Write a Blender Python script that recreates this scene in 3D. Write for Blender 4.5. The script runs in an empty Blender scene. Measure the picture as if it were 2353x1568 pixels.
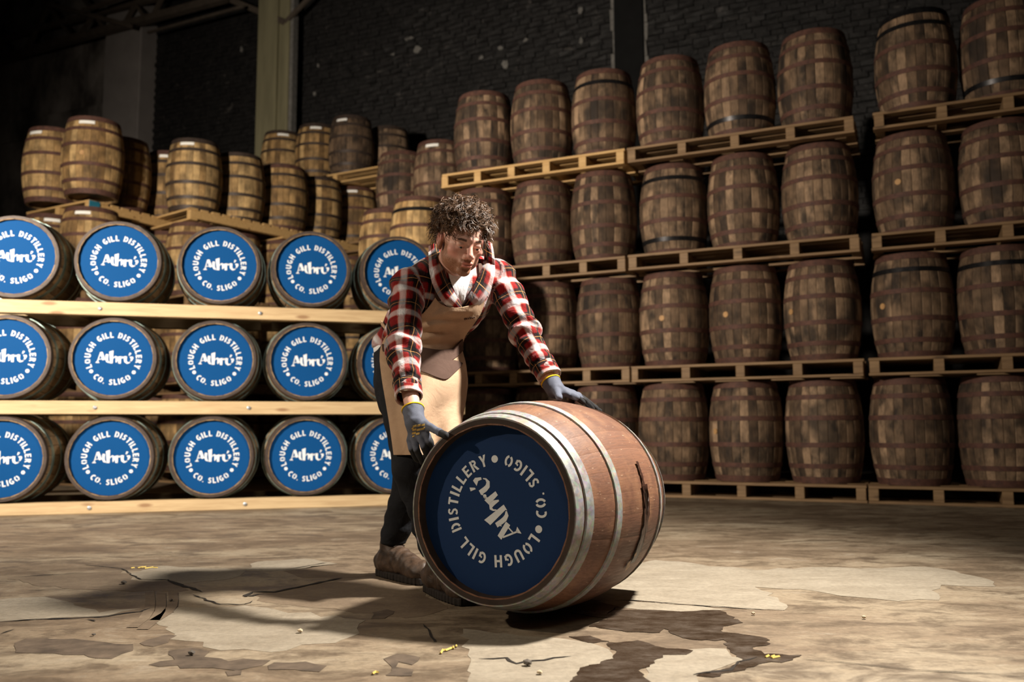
import bpy, bmesh, math, random
import numpy as np
from mathutils import Vector, Matrix

random.seed(7)
rng = np.random.default_rng(11)
S = bpy.context.scene
COL = S.collection
PI = math.pi

# ------------------------------------------------------------------ camera
FPX, PITCH, ROLL, CAMH = 2000.0, 0.10033, -0.00388, 0.61368
IW, IH = 2353.0, 1568.0
_c, _s = math.cos(PITCH), math.sin(PITCH)
_fw = np.array([0, _c, _s]); _up0 = np.array([0, -_s, _c]); _rt0 = np.array([1.0, 0, 0])
_rt = math.cos(ROLL) * _rt0 + math.sin(ROLL) * _up0
_up = -math.sin(ROLL) * _rt0 + math.cos(ROLL) * _up0
CAM_O = np.array([0, 0, CAMH])
cam_d = bpy.data.cameras.new('camera')
cam = bpy.data.objects.new('camera', cam_d)
COL.objects.link(cam)
cam_d.sensor_width = 36.0
cam_d.lens = 36.0 * FPX / IW
cam_d.clip_start = 0.05
cam_d.clip_end = 100
M = Matrix(((_rt[0], _up[0], -_fw[0], 0), (_rt[1], _up[1], -_fw[1], 0), (_rt[2], _up[2], -_fw[2], CAMH), (0, 0, 0, 1)))
cam.matrix_world = M
cam_d.dof.use_dof = True
cam_d.dof.focus_distance = 2.95
cam_d.dof.aperture_fstop = 2.6
S.camera = cam

def ray(px, py):
    return _fw + _rt * (px - IW / 2) / FPX + _up * (IH / 2 - py) / FPX

def at(px, py, y):
    """world point seen at pixel (px,py) whose world depth coordinate is y"""
    r = ray(px, py)
    return CAM_O + r * (y / r[1])

def ground(px, py, z=0.0):
    r = ray(px, py)
    return CAM_O + r * ((z - CAMH) / r[2])

def proj(P):
    d = np.asarray(P) - CAM_O
    w = d @ _fw
    return np.stack([IW / 2 + FPX * (d @ _rt) / w, IH / 2 - FPX * (d @ _up) / w], -1)

# ------------------------------------------------------------------ world, lights, exposure
W = bpy.data.worlds.new('world')
S.world = W
W.use_nodes = True
W.node_tree.nodes['Background'].inputs[0].default_value = (1.0, 0.86, 0.72, 1)
W.node_tree.nodes['Background'].inputs[1].default_value = 0.012
S.view_settings.view_transform = 'Standard'
S.view_settings.look = 'None'
S.view_settings.exposure = 0.0
S.view_settings.gamma = 1.0
S.view_settings.use_curve_mapping = False

def spot(name, loc, target, power, size_deg, blend, radius, color):
    l = bpy.data.lights.new(name, 'SPOT')
    l.energy = power; l.spot_size = math.radians(size_deg); l.spot_blend = blend
    l.shadow_soft_size = radius; l.color = color
    o = bpy.data.objects.new(name, l)
    COL.objects.link(o)
    o.location = loc
    o.rotation_euler = (Vector(target) - Vector(loc)).to_track_quat('-Z', 'Y').to_euler()
    return o

spot('strobe_west', (-4.7, 2.3, 2.7), (-2.2, 7.5, 2.5), 3200, 106, 1.0, 0.10, (1.0, 0.885, 0.74))
spot('west_low_fill', (-3.7, 2.3, 2.3), (-0.1, 2.95, 0.6), 300, 52, 0.8, 0.05, (1.0, 0.84, 0.66))  # added fill from the left for the cask head and the man
spot('strobe_east', (1.7, 2.97, 3.42), (-0.25, 3.2, 0.4), 1850, 108, 1.0, 0.14, (1.0, 0.93, 0.84))
spot('front_fill', (0.3, -1.2, 4.6), (0.2, 3.4, 0.0), 150, 120, 0.9, 0.6, (1.0, 0.9, 0.78))  # added fill from behind the camera, lifts the shadows

# ------------------------------------------------------------------ material helpers
class NT:
    def __init__(self, name, rough=0.7, metal=0.0, spec=0.3):
        self.m = bpy.data.materials.new(name)
        self.m.use_nodes = True
        self.t = self.m.node_tree
        self.b = self.t.nodes['Principled BSDF']
        self.b.inputs['Roughness'].default_value = rough
        self.b.inputs['Metallic'].default_value = metal
        self.b.inputs['Specular IOR Level'].default_value = spec
    def n(self, typ, **kw):
        nd = self.t.nodes.new(typ)
        for k, v in kw.items():
            if k.startswith('_'):
                setattr(nd, k[1:], v)
            else:
                key = int(k[1:]) if k[0] == 'i' and k[1:].isdigit() else k.replace('__', ' ')
                self.put(nd.inputs[key], v)
        return nd
    def put(self, sock, v):
        if isinstance(v, bpy.types.NodeSocket):
            self.t.links.new(v, sock)
        elif isinstance(v, bpy.types.Node):
            self.t.links.new(v.outputs[0], sock)
        else:
            if isinstance(v, tuple) and len(v) == 3 and sock.type == 'RGBA':
                v = v + (1,)
            sock.default_value = v
    def coord(self, kind='Object'):
        return self.n('ShaderNodeTexCoord').outputs[kind]
    def pos(self):
        return self.n('ShaderNodeNewGeometry').outputs['Position']
    def mapping(self, v, scale=(1, 1, 1), loc=(0, 0, 0), rot=(0, 0, 0)):
        return self.n('ShaderNodeMapping', Vector=v, Scale=scale, Location=loc, Rotation=rot).outputs[0]
    def noise(self, v, scale, detail=4, rough=0.55, dist=0.0):
        return self.n('ShaderNodeTexNoise', Vector=v, Scale=scale, Detail=detail, Roughness=rough, Distortion=dist).outputs['Fac']
    def ramp(self, f, stops, interp='LINEAR'):
        r = self.n('ShaderNodeValToRGB', Fac=f)
        r.color_ramp.interpolation = interp
        e = r.color_ramp.elements
        while len(e) < len(stops):
            e.new(0.5)
        for el, (p, c) in zip(e, stops):
            el.position = p
            el.color = (c, c, c, 1) if isinstance(c, (int, float)) else tuple(c) + (1,)
        return r.outputs[0]
    def mix(self, f, a, b, mode='MIX'):
        x = self.n('ShaderNodeMix', _data_type='RGBA', _blend_type=mode)
        self.put(x.inputs[0], f); self.put(x.inputs[6], a); self.put(x.inputs[7], b)
        return x.outputs[2]
    def math(self, op, a, b=0.0, c=0.0, clamp=False):
        x = self.n('ShaderNodeMath', _operation=op, _use_clamp=clamp)
        self.put(x.inputs[0], a); self.put(x.inputs[1], b); self.put(x.inputs[2], c)
        return x.outputs[0]
    def rnd(self):
        return self.n('ShaderNodeObjectInfo').outputs['Random']
    def color(self, c): self.put(self.b.inputs['Base Color'], c); return self
    def rough(self, r): self.put(self.b.inputs['Roughness'], r); return self
    def bump(self, h, strength=0.3, dist=0.01):
        bn = self.n('ShaderNodeBump', Height=h, Strength=strength, Distance=dist)
        self.t.links.new(bn.outputs[0], self.b.inputs['Normal']); return self

def offs(k, v, amt=37.0):
    """texture vector shifted by the per-object random so copies differ"""
    r = k.rnd()
    sh = k.n('ShaderNodeCombineXYZ', X=k.math('MULTIPLY', r, amt), Y=k.math('MULTIPLY', r, amt * 1.7), Z=k.math('MULTIPLY', r, amt * 0.6))
    return k.n('ShaderNodeVectorMath', _operation='ADD', i0=v, i1=sh.outputs[0]).outputs[0]

MAT = {}

def stave_mat(name, lo, mid, hi, stain=0.5, rough=0.75):
    k = NT(name, rough=rough, spec=0.25)
    v = offs(k, k.coord())
    tone = k.ramp(k.rnd(), [(0.0, lo), (0.45, mid), (1.0, hi)])
    grain = k.noise(k.mapping(v, (26, 26, 2.2)), 6.0, 5, 0.6)
    g = k.ramp(grain, [(0.3, 0.58), (0.7, 1.12)])
    c = k.mix(1.0, tone, g, 'MULTIPLY')
    seg = k.noise(k.mapping(v, (3, 3, 4.5)), 1.6, 2, 0.5)
    c = k.mix(1.0, c, k.ramp(seg, [(0.34, 0.62), (0.5, 1.0), (0.66, 1.32)]), 'MULTIPLY')
    blot = k.noise(k.mapping(v, (5, 5, 2.4)), 1.5, 4, 0.6)
    c = k.mix(k.math('MULTIPLY', k.ramp(blot, [(0.46, 0), (0.66, 1)]), stain), c, (0.018, 0.013, 0.010))
    ws = k.noise(k.mapping(k.pos(), (2.2, 2.2, 1.7)), 1.3, 3, 0.5)
    c = k.mix(k.math('MULTIPLY', k.ramp(ws, [(0.56, 0), (0.66, 1)]), stain * 0.85), c, (0.02, 0.015, 0.012))
    k.color(c)
    k.bump(grain, 0.35, 0.004)
    MAT[name] = k.m

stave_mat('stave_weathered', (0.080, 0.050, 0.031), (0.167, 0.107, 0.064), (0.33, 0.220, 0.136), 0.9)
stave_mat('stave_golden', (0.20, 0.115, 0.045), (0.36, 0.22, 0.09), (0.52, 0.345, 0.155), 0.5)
stave_mat('stave_brown', (0.19, 0.12, 0.062), (0.25, 0.16, 0.083), (0.31, 0.205, 0.11), 0.35)

def hoop_mat(name, a, b, rough, metal):
    k = NT(name, rough=rough, metal=metal, spec=0.4)
    v = offs(k, k.coord())
    n1 = k.noise(v, 22, 5, 0.65)
    k.color(k.mix(k.ramp(n1, [(0.35, 0), (0.68, 1)]), a, b))
    k.bump(n1, 0.25, 0.002)
    MAT[name] = k.m
hoop_mat('hoop_rust', (0.060, 0.028, 0.021), (0.115, 0.050, 0.034), 0.72, 0.15)
hoop_mat('hoop_black', (0.012, 0.012, 0.014), (0.03, 0.028, 0.028), 0.35, 0.6)
hoop_mat('hoop_green', (0.33, 0.43, 0.39), (0.20, 0.27, 0.245), 0.36, 0.75)
hoop_mat('hoop_dark', (0.034, 0.023, 0.018), (0.062, 0.042, 0.033), 0.55, 0.2)

# main cask wood and hoops
k = NT('stave_reddish', rough=0.58, spec=0.35)
v = offs(k, k.coord())
tone = k.ramp(k.rnd(), [(0, (0.125, 0.056, 0.033)), (0.5, (0.16, 0.075, 0.045)), (1, (0.20, 0.097, 0.058))])
g1 = k.noise(k.mapping(v, (30, 30, 1.6)), 5, 6, 0.62)
c = k.mix(1.0, tone, k.ramp(g1, [(0.28, 0.66), (0.72, 1.16)]), 'MULTIPLY')
w1 = k.noise(k.mapping(k.pos(), (1, 1, 1)), 7, 5, 0.6)
c = k.mix(k.ramp(w1, [(0.5, 0), (0.72, 0.45)]), c, (0.36, 0.19, 0.095))
scr = k.noise(k.mapping(v, (60, 60, 7)), 3, 2, 0.5)
c = k.mix(k.ramp(scr, [(0.70, 0), (0.735, 0.6)]), c, (0.52, 0.36, 0.24))
g2 = k.noise(k.mapping(v, (9, 9, 30)), 2.0, 5, 0.7)
c = k.mix(k.ramp(g2, [(0.60, 0), (0.75, 0.55)]), c, (0.05, 0.025, 0.017))
k.color(c); k.rough(k.ramp(g1, [(0.3, 0.62), (0.7, 0.45)])); k.bump(g1, 0.3, 0.003)
MAT['stave_reddish'] = k.m

k = NT('hoop_galvanised', rough=0.6, metal=0.25, spec=0.4)
v = offs(k, k.coord())
n1 = k.noise(v, 30, 6, 0.7)
vo = k.n('ShaderNodeTexVoronoi', Vector=v, Scale=75.0).outputs['Color']
c = k.mix(k.ramp(n1, [(0.35, 0), (0.65, 1)]), (0.20, 0.20, 0.192), (0.34, 0.335, 0.315))
c = k.mix(0.14, c, vo, 'OVERLAY')
n2 = k.noise(v, 7, 5, 0.7)
c = k.mix(k.ramp(n2, [(0.54, 0), (0.72, 0.8)]), c, (0.33, 0.18, 0.105))
k.color(c); k.rough(k.ramp(n1, [(0.3, 0.5), (0.7, 0.68)])); k.bump(n1, 0.15, 0.001)
MAT['hoop_galvanised'] = k.m

def plain(name, col, rough=0.7, var=0.25, scale=12.0, metal=0.0, spec=0.3, bump=0.15, bd=0.003, perobj=True, stretch=(1, 1, 1)):
    k = NT(name, rough=rough, metal=metal, spec=spec)
    v = k.mapping(offs(k, k.coord()) if perobj else k.coord(), stretch)
    n1 = k.noise(v, scale, 5, 0.6)
    k.color(k.mix(k.ramp(n1, [(0.25, 0), (0.75, 1)]), tuple(x * (1 - var) for x in col), tuple(min(1, x * (1 + var)) for x in col)))
    if bump: k.bump(n1, bump, bd)
    MAT[name] = k.m
    return k

plain('blue_panel', (0.0010, 0.050, 0.172), 0.7, 0.08, 240, bump=0.05, bd=0.001, spec=0.1)
plain('navy_panel', (0.0062, 0.0265, 0.088), 0.7, 0.16, 300, bump=0.06, bd=0.001, spec=0.15)
plain('lettering_white', (0.63, 0.66, 0.67), 0.6, 0.05, 60, bump=0)
plain('chime_dark', (0.034, 0.021, 0.015), 0.7, 0.3, 20)
plain('paper_label', (0.85, 0.84, 0.80), 0.35, 0.05, 30, bump=0)
plain('bung_wood', (0.42, 0.24, 0.10), 0.6, 0.15, 20)
plain('bolt_zinc', (0.55, 0.58, 0.62), 0.35, 0.15, 60, metal=0.8)
plain('blue_paint', (0.02, 0.16, 0.24), 0.6, 0.2, 20)
k = NT('brick_black', rough=0.6, spec=0.4)
v = offs(k, k.coord('Object')); p = k.pos()
n1 = k.noise(p, 7, 6, 0.65); n2 = k.noise(k.mapping(p, (1, 1, 1.6)), 3.1, 6, 0.75, 0.6)
c = k.mix(k.ramp(n1, [(0.3, 0), (0.7, 1)]), (0.008, 0.0075, 0.0075), (0.024, 0.022, 0.0215))
c = k.mix(k.ramp(n2, [(0.60, 0), (0.74, 0.8)]), c, (0.13, 0.115, 0.105))
k.color(c); k.bump(n1, 0.8, 0.02)
MAT['brick_black'] = k.m
plain('mortar_black', (0.016, 0.015, 0.015), 0.9, 0.3, 9, bump=0.6, bd=0.02)
plain('iron_dark', (0.10, 0.078, 0.060), 0.75, 0.3, 6)
plain('iron_black', (0.006, 0.006, 0.006), 0.9, 0.3, 6)
plain('post_olive', (0.26, 0.235, 0.14), 0.8, 0.28, 5, stretch=(1, 1, 0.12))
plain('limewash', (0.20, 0.19, 0.175), 0.9, 0.35, 14)

def pine(name, a, b, kn):
    k = NT(name, rough=0.6, spec=0.3)
    v = k.mapping(offs(k, k.coord()), (1.2, 16, 16))
    n1 = k.noise(v, 2.4, 5, 0.6, 0.6)
    c = k.mix(k.ramp(n1, [(0.3, 0), (0.7, 1)]), a, b)
    kv = k.n('ShaderNodeTexVoronoi', Vector=k.mapping(offs(k, k.coord()), (3.2, 11, 11)), Scale=1.0).outputs['Distance']
    c = k.mix(k.ramp(kv, [(0.10, 0.8), (0.22, 0)]), c, kn)
    k.color(c); k.bump(n1, 0.2, 0.003)
    MAT[name] = k.m
pine('pine_rail', (0.37, 0.255, 0.135), (0.50, 0.37, 0.21), (0.20, 0.10, 0.045))
pine('pallet_wood', (0.15, 0.088, 0.042), (0.27, 0.17, 0.085), (0.07, 0.04, 0.02))
pine('pallet_new', (0.44, 0.265, 0.10), (0.56, 0.36, 0.155), (0.20, 0.10, 0.04))

# rendered wall (grey, stained)
k = NT('render_grey', rough=0.9, spec=0.2)
n1 = k.noise(k.mapping(k.pos(), (1, 1, 0.55)), 0.9, 6, 0.62)
c = k.mix(k.ramp(n1, [(0.38, 0), (0.60, 1)]), (0.07, 0.06, 0.053), (0.36, 0.32, 0.29))
k.color(c); k.bump(n1, 0.3, 0.02)
MAT['render_grey'] = k.m
plain('pier_grey', (0.30, 0.27, 0.255), 0.9, 0.15, 2, perobj=False)

# concrete floor
k = NT('concrete', rough=0.72, spec=0.3)
p = k.pos()
big = k.noise(k.mapping(p, (0.55, 1.2, 1), (3.1, 1.7, 0)), 1.3, 6, 0.62, 0.7)
mid_ = k.noise(k.mapping(p, (1.0, 1.8, 1), (7.7, 0.3, 0)), 4.2, 7, 0.68, 0.5)
fine = k.noise(p, 46, 6, 0.7)
c = k.ramp(big, [(0.34, (0.115, 0.080, 0.050)), (0.46, (0.185, 0.135, 0.087)), (0.54, (0.240, 0.187, 0.124)), (0.68, (0.30, 0.246, 0.172))])
c = k.mix(k.ramp(mid_, [(0.40, 0.85), (0.53, 0.0)]), c, (0.098, 0.069, 0.043))
c = k.mix(k.ramp(mid_, [(0.58, 0.0), (0.70, 0.6)]), c, (0.31, 0.265, 0.198))
dk = k.noise(k.mapping(p, (0.8, 2.2, 1), (1.3, 9.4, 0)), 2.6, 8, 0.75, 1.2)
c = k.mix(k.ramp(dk, [(0.57, 0.0), (0.68, 0.8)]), c, (0.075, 0.051, 0.032))
c = k.mix(1.0, c, k.ramp(fine, [(0.25, 0.72), (0.75, 1.2)]), 'MULTIPLY')
k.color(c)
k.rough(k.ramp(mid_, [(0.35, 0.55), (0.6, 0.8)]))
hh = k.math('ADD', k.math('MULTIPLY', mid_, 0.6), k.math('MULTIPLY', fine, 0.25))
k.bump(hh, 0.45, 0.012)
MAT['concrete'] = k.m

def screed(name, a, b):
    k = NT(name, rough=0.75, spec=0.3)
    p = k.pos()
    n1 = k.noise(k.mapping(p, (1, 1.8, 1)), 5, 7, 0.7, 0.4)
    fine = k.noise(p, 50, 6, 0.7)
    c = k.mix(k.ramp(n1, [(0.35, 0), (0.65, 1)]), a, b)
    c = k.mix(1.0, c, k.ramp(fine, [(0.25, 0.75), (0.75, 1.18)]), 'MULTIPLY')
    k.color(c); k.bump(fine, 0.3, 0.006)
    MAT[name] = k.m
screed('screed_pale', (0.215, 0.178, 0.128), (0.29, 0.248, 0.185))
screed('screed_brown', (0.125, 0.089, 0.058), (0.185, 0.138, 0.09))
k = NT('wet_concrete', rough=0.22, spec=0.5)
p = k.pos()
n1 = k.noise(k.mapping(p, (1, 1.8, 1)), 9, 7, 0.7)
k.color(k.mix(k.ramp(n1, [(0.35, 0), (0.7, 1)]), (0.030, 0.019, 0.012), (0.065, 0.045, 0.029)))
k.rough(k.ramp(n1, [(0.35, 0.14), (0.7, 0.6)])); k.bump(k.noise(p, 60, 5, 0.7), 0.2, 0.004)
MAT['wet_concrete'] = k.m
plain('crack_black', (0.022, 0.017, 0.013), 0.95, 0.2, 20, bump=0)
k = plain('tyre_mark', (0.088, 0.064, 0.044), 0.8, 0.55, 16, bump=0)
plain('straw', (0.55, 0.40, 0.10), 0.8, 0.2, 20, bump=0)
plain('grit', (0.10, 0.085, 0.07), 0.9, 0.3, 60)
plain('woodchip', (0.50, 0.40, 0.27), 0.8, 0.2, 40)

# ------------------------------------------------------------------ object helpers
def link(o, parent=None):
    COL.objects.link(o)
    if parent is not None:
        o.parent = parent
    return o

def mesh_of(name, verts, faces, mat=None, smooth=False, angle=None):
    me = bpy.data.meshes.new(name)
    me.from_pydata([tuple(map(float, v)) for v in verts], [], [tuple(map(int, f)) for f in faces])
    me.update()
    if mat: me.materials.append(MAT[mat])
    if smooth:
        me.polygons.foreach_set('use_smooth', [True] * len(me.polygons))
        if angle is not None:
            me.set_sharp_from_angle(angle=angle)
    return me

def obj(name, me, parent=None, loc=(0, 0, 0), rot=(0, 0, 0), scale=None):
    o = bpy.data.objects.new(name, me)
    o.location = loc; o.rotation_euler = rot
    if scale: o.scale = scale
    return link(o, parent)

def tag(o, label=None, cat=None, group=None, kind=None):
    if label: o['label'] = label
    if cat: o['category'] = cat
    if group: o['group'] = group
    if kind: o['kind'] = kind
    return o

def empty(name, loc=(0, 0, 0), rot=(0, 0, 0)):
    o = bpy.data.objects.new(name, None)
    o.empty_display_size = 0.1
    o.location = loc; o.rotation_euler = rot
    return link(o)

def box_data(x0, x1, y0, y1, z0, z1, b=0.0):
    if b <= 0:
        v = [(x, y, z) for z in (z0, z1) for y in (y0, y1) for x in (x0, x1)]
        f = [(0, 2, 3, 1), (4, 5, 7, 6), (0, 1, 5, 4), (2, 6, 7, 3), (0, 4, 6, 2), (1, 3, 7, 5)]
        return v, f
    bm = bmesh.new()
    bmesh.ops.create_cube(bm, size=1.0)
    for q in bm.verts:
        q.co = ((x0 + x1) / 2 + q.co.x * (x1 - x0), (y0 + y1) / 2 + q.co.y * (y1 - y0), (z0 + z1) / 2 + q.co.z * (z1 - z0))
    bmesh.ops.bevel(bm, geom=bm.edges[:], offset=b, segments=1, affect='EDGES')
    bm.verts.index_update()
    v = [tuple(q.co) for q in bm.verts]
    f = [tuple(q.index for q in fc.verts) for fc in bm.faces]
    bm.free()
    return v, f

def box(name, dims, mat, parent=None, b=0.0, **kw):
    v, f = box_data(*dims, b=b)
    return obj(name, mesh_of(name, v, f, mat), parent, **kw)

def beam_between(name, a, b, w, h, mat, parent=None, bevel=0.0):
    a, b = Vector(a), Vector(b)
    L = (b - a).length
    v, f = box_data(0, L, -w / 2, w / 2, -h / 2, h / 2, bevel)
    o = obj(name, mesh_of(name, v, f, mat), parent)
    o.location = a
    o.rotation_euler = (b - a).to_track_quat('X', 'Z').to_euler()
    return o

def joined(parts):
    V, F = [], []
    for v, f in parts:
        n = len(V)
        V += list(v); F += [tuple(i + n for i in q) for q in f]
    return V, F

# ------------------------------------------------------------------ the building
WALL_D, WALL_A = 14.2, -0.41
wd = np.array([math.cos(WALL_A), math.sin(WALL_A), 0]); wn = np.array([-math.sin(WALL_A), math.cos(WALL_A), 0])
def wall_pt(u, z, off=0.0):
    """point on the back wall: u along it, off = metres in front of it"""
    return np.array([0, WALL_D, 0]) + wd * u + np.array([0, 0, z]) - wn * off
def wall_u(px, py):
    r = ray(px, py)
    t = (wn @ (np.array([0, WALL_D, 0]) - CAM_O)) / (wn @ r)
    P = CAM_O + r * t
    return (P - np.array([0, WALL_D, 0])) @ wd, P[2]

floor = box('floor', (-16, 14, -4, 24, -0.2, 0.0), 'concrete'); tag(floor, 'stained worn concrete warehouse floor', 'floor', kind='structure')
wrot = (0, 0, WALL_A)
U_PIER0 = wall_u(275, 200)[0]; U_PIER1 = wall_u(355, 250)[0]
U_COL0 = wall_u(635, 200)[0]; U_COL1 = wall_u(707, 200)[0]
U_PIL0 = wall_u(1415, 100)[0]; U_PIL1 = wall_u(1482, 100)[0]
wb = empty('wall_back', (0, WALL_D, 0), wrot)
tag(wb, 'black painted rough brick back wall behind the casks', 'wall', kind='structure')
box('mortar_bed', (U_PIER1 - 0.02, 14, 0.0, 0.4, 0, 11.5), 'mortar_black', wb)
wl = empty('wall_left', (0, WALL_D, 0), wrot)
tag(wl, 'grey rendered wall with dark stains and a plain pier', 'wall', kind='structure')
box('render_panel', (-18, U_PIER0, -0.05, 0.4, 0, 11.5), 'render_grey', wl)
box('pier', (U_PIER0, U_PIER1, -0.42, 0.4, 0, 11.5), 'pier_grey', wl, 0.02)
box('lintel', (-18, U_PIER0 - 0.02, -0.13, -0.05, 7.05, 7.5), 'render_grey', wl, 0.01)
for uu in (wall_u(125, 250)[0], wall_u(155, 250)[0]):
    box('render_rib', (uu - 0.03, uu + 0.03, -0.075, -0.05, 2.5, 7.05), 'render_grey', wl)

# bricks: individual ones where they read in the photograph, the rest as one part
cands = []
bl, bh, jt = 0.225, 0.075, 0.012
zc = 3.4
row = 0
while zc < 10.2:
    u = U_PIER1 + (0.11 if row % 2 else 0.0)
    while u < 12.5:
        L = bl * random.uniform(0.9, 1.08)
        if not (U_PIL0 - 0.02 < u + L / 2 < U_PIL1 + 0.02):
            cands.append((u, zc + random.uniform(-0.006, 0.006), L, random.uniform(0.004, 0.030) ** 1.0, random.uniform(-1, 1)))
        u += L + jt
    zc += bh + jt; row += 1
cen = np.array([wall_pt(c[0] + c[2] / 2, c[1] + bh / 2) for c in cands])
pp = proj(cen)
def in_view(x, y):
    if y < 8: return False
    return (720 < x < 1010 and y < 255) or (1010 <= x < 1400 and y < 140) or (1490 < x < 1600 and y < 70) or (1610 < x < 1780 and 15 < y < 50) or (1990 < x < 2010 and y < 200)
vis = [i for i in range(len(cands)) if in_view(*pp[i])]
dist = np.linalg.norm(cen - CAM_O, axis=1)
vis = sorted(vis, key=lambda i: dist[i])[:300]
vs = set(vis)
bmeshes = []
for q in range(8):
    v, f = box_data(-0.5, 0.5, -1.0, 0.6, -0.5, 0.5)
    v = [(x + random.uniform(-0.04, 0.04) , y + (random.uniform(-0.25, 0.25) if y < 0 else 0), z + random.uniform(-0.09, 0.09)) for x, y, z in v]
    bmeshes.append(mesh_of('brick', v, f, 'brick_black'))
rest = []
for i, (u, z, L, d, r) in enumerate(cands):
    if i in vs:
        o = obj('brick', bmeshes[i % 8], wb, (u + L / 2, 0, z + bh / 2), (0, r * 0.02, 0), (L, d + 0.012, bh))
    else:
        v, f = box_data(u, u + L, -d - 0.010, 0.02, z, z + bh)
        v = [(a + random.uniform(-.006, .006), b - (random.uniform(0, .008) if b < 0 else 0), c + random.uniform(-.006, .006)) for a, b, c in v]
        rest.append((v, f))
v, f = joined(rest)
tag(obj('brickwork', mesh_of('brickwork', v, f, 'brick_black'), wb), kind='stuff')
# pale lime edges and flakes left on the wall
def blob(cx, cz, rx, rz, n=14, seed=0):
    r_ = random.Random(seed)
    return [(cx + rx * math.cos(2 * PI * i / n) * r_.uniform(.5, 1.1), cz + rz * math.sin(2 * PI * i / n) * r_.uniform(.5, 1.1)) for i in range(n)]
def flake(poly, y0, y1, name='plaster_flake'):
    n = len(poly)
    v = [(a, y0, b) for a, b in poly] + [(a, y1, b) for a, b in poly]
    f = [tuple(range(n))] + [tuple(range(2 * n - 1, n - 1, -1))] + [(i, i + n, (i + 1) % n + n, (i + 1) % n) for i in range(n)]
    return obj(name, mesh_of(name, v, f, 'limewash'), wb)
for j, (px, py, rx, rz) in enumerate([(962, 115, .10, .10), (938, 92, .07, .05), (905, 126, .05, .06), (945, 90, .12, .04), (1337, 96, .05, .09), (1335, 28, .06, .10), (1152, 113, .07, .05), (1108, 135, .07, .06), (734, 152, .04, .05), (726, 217, .05, .06), (1163, 150, .08, .11), (1210, 95, .06, .05), (558, 116, .05, .09)]):
    u, z = wall_u(px, py)
    flake(blob(u, z, rx * .8, rz * .8, seed=j), -0.048, -0.02)
for uu, sgn in ((U_PIL0, -1), (U_PIL1, 1)):
    zz = 4.6
    while zz < 9.9:
        h = random.uniform(.12, .4)
        w = random.uniform(.02, .07)
        flake([(uu, zz), (uu + sgn * w, zz + .02), (uu + sgn * w * random.uniform(.5, 1.3), zz + h), (uu, zz + h)], -0.05, -0.02, 'lime_edge')
        zz += h
box('stanchion', (U_PIL0, U_PIL1, -0.10, -0.01, 0, 11), 'iron_black', wb, 0.01)

# olive timber post in front of the wall, with roof bracing
post = empty('roof_post', tuple(wall_pt((U_COL0 + U_COL1) / 2, 0, 0.5)), wrot)
tag(post, 'pale olive timber roof post rising behind the casks', 'post')
hw = (U_COL1 - U_COL0) / 2 * 0.965
box('post_board', (-hw, hw * 0.28, -0.09, 0.09, 0, 11), 'post_olive', post, 0.01)
box('post_board', (hw * 0.28, hw * 0.92, -0.04, 0.14, 0, 11), 'post_olive', post, 0.01)
box('post_strip', (hw * 0.92, hw * 1.12, 0.0, 0.14, 0, 11), 'limewash', post)
pb = np.array([post.location.x, post.location.y, 0])
def wp(px, py, off):
    u, z = wall_u(px, py)
    P = wall_pt(u, z, 0)
    k_ = 1 - off / np.linalg.norm(P - CAM_O)
    return CAM_O + (P - CAM_O) * k_
for n_, (a, b, w) in enumerate([((655, 52), (470, -25), .11), ((655, 52), (735, -30), .07)]):
    tag(beam_between('roof_brace', wp(*a, 0.75), wp(*b, 0.75), w, w, 'iron_dark', None, .008),
        ['thick brown diagonal brace meeting the olive post from the left', 'thin dark brace rising right from the olive post'][n_], 'brace', 'roof braces')
# truss over the left bay
tr = empty('roof_truss', tuple(wp(0, 140, 1.0)))
tag(tr, 'dark lattice roof truss crossing the upper left corner', 'truss')
def tb(name, a, b, w, off=1.0):
    o = beam_between(name, wp(*a, off), wp(*b, off), w, w, 'iron_dark')
    o.location = Vector(o.location) - tr.location
    o.parent = tr
tb('bottom_chord', (-300, 215), (520, -5), .14)
tb('inner_chord', (-300, 165), (520, -45), .09)
for a, b in (((30, 125), (-40, 30)), ((60, 112), (120, 0)), ((165, 85), (95, -10)), ((185, 78), (225, 20)), ((240, 65), (180, -20)), ((290, 48), (340, -40)), ((330, 35), (280, -40)), ((355, 30), (385, -30))):
    tb('lattice_bar', a, b, .07)
tb('purlin', (110, 10), (300, 60), .09, 1.6)
tb('purlin', (190, 25), (380, -40), .07, 1.9)
tb('tie_rod', (340, 75), (560, 15), .045, 1.2)
ceil = box('ceiling', (-16, 14, -4, 24, 11.5, 11.7), 'iron_black'); tag(ceil, 'dark roof lining high above the warehouse', 'ceiling', kind='structure')
for nm, dims in (('wall_right', (13.8, 14, -4, 24, 0, 11.5)), ('wall_front', (-16, 14, -4.2, -4, 0, 11.5)), ('wall_west', (-16.2, -16, -4, 24, 0, 11.5))):
    tag(box(nm, dims, 'mortar_black'), f'dark warehouse wall on the {nm[5:]} side, out of view', 'wall', kind='structure')

# ------------------------------------------------------------------ barrels
def prof(t, L, Rb, Rh):
    return Rb - (Rb - Rh) * abs(2 * t / L) ** 2.0

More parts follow.
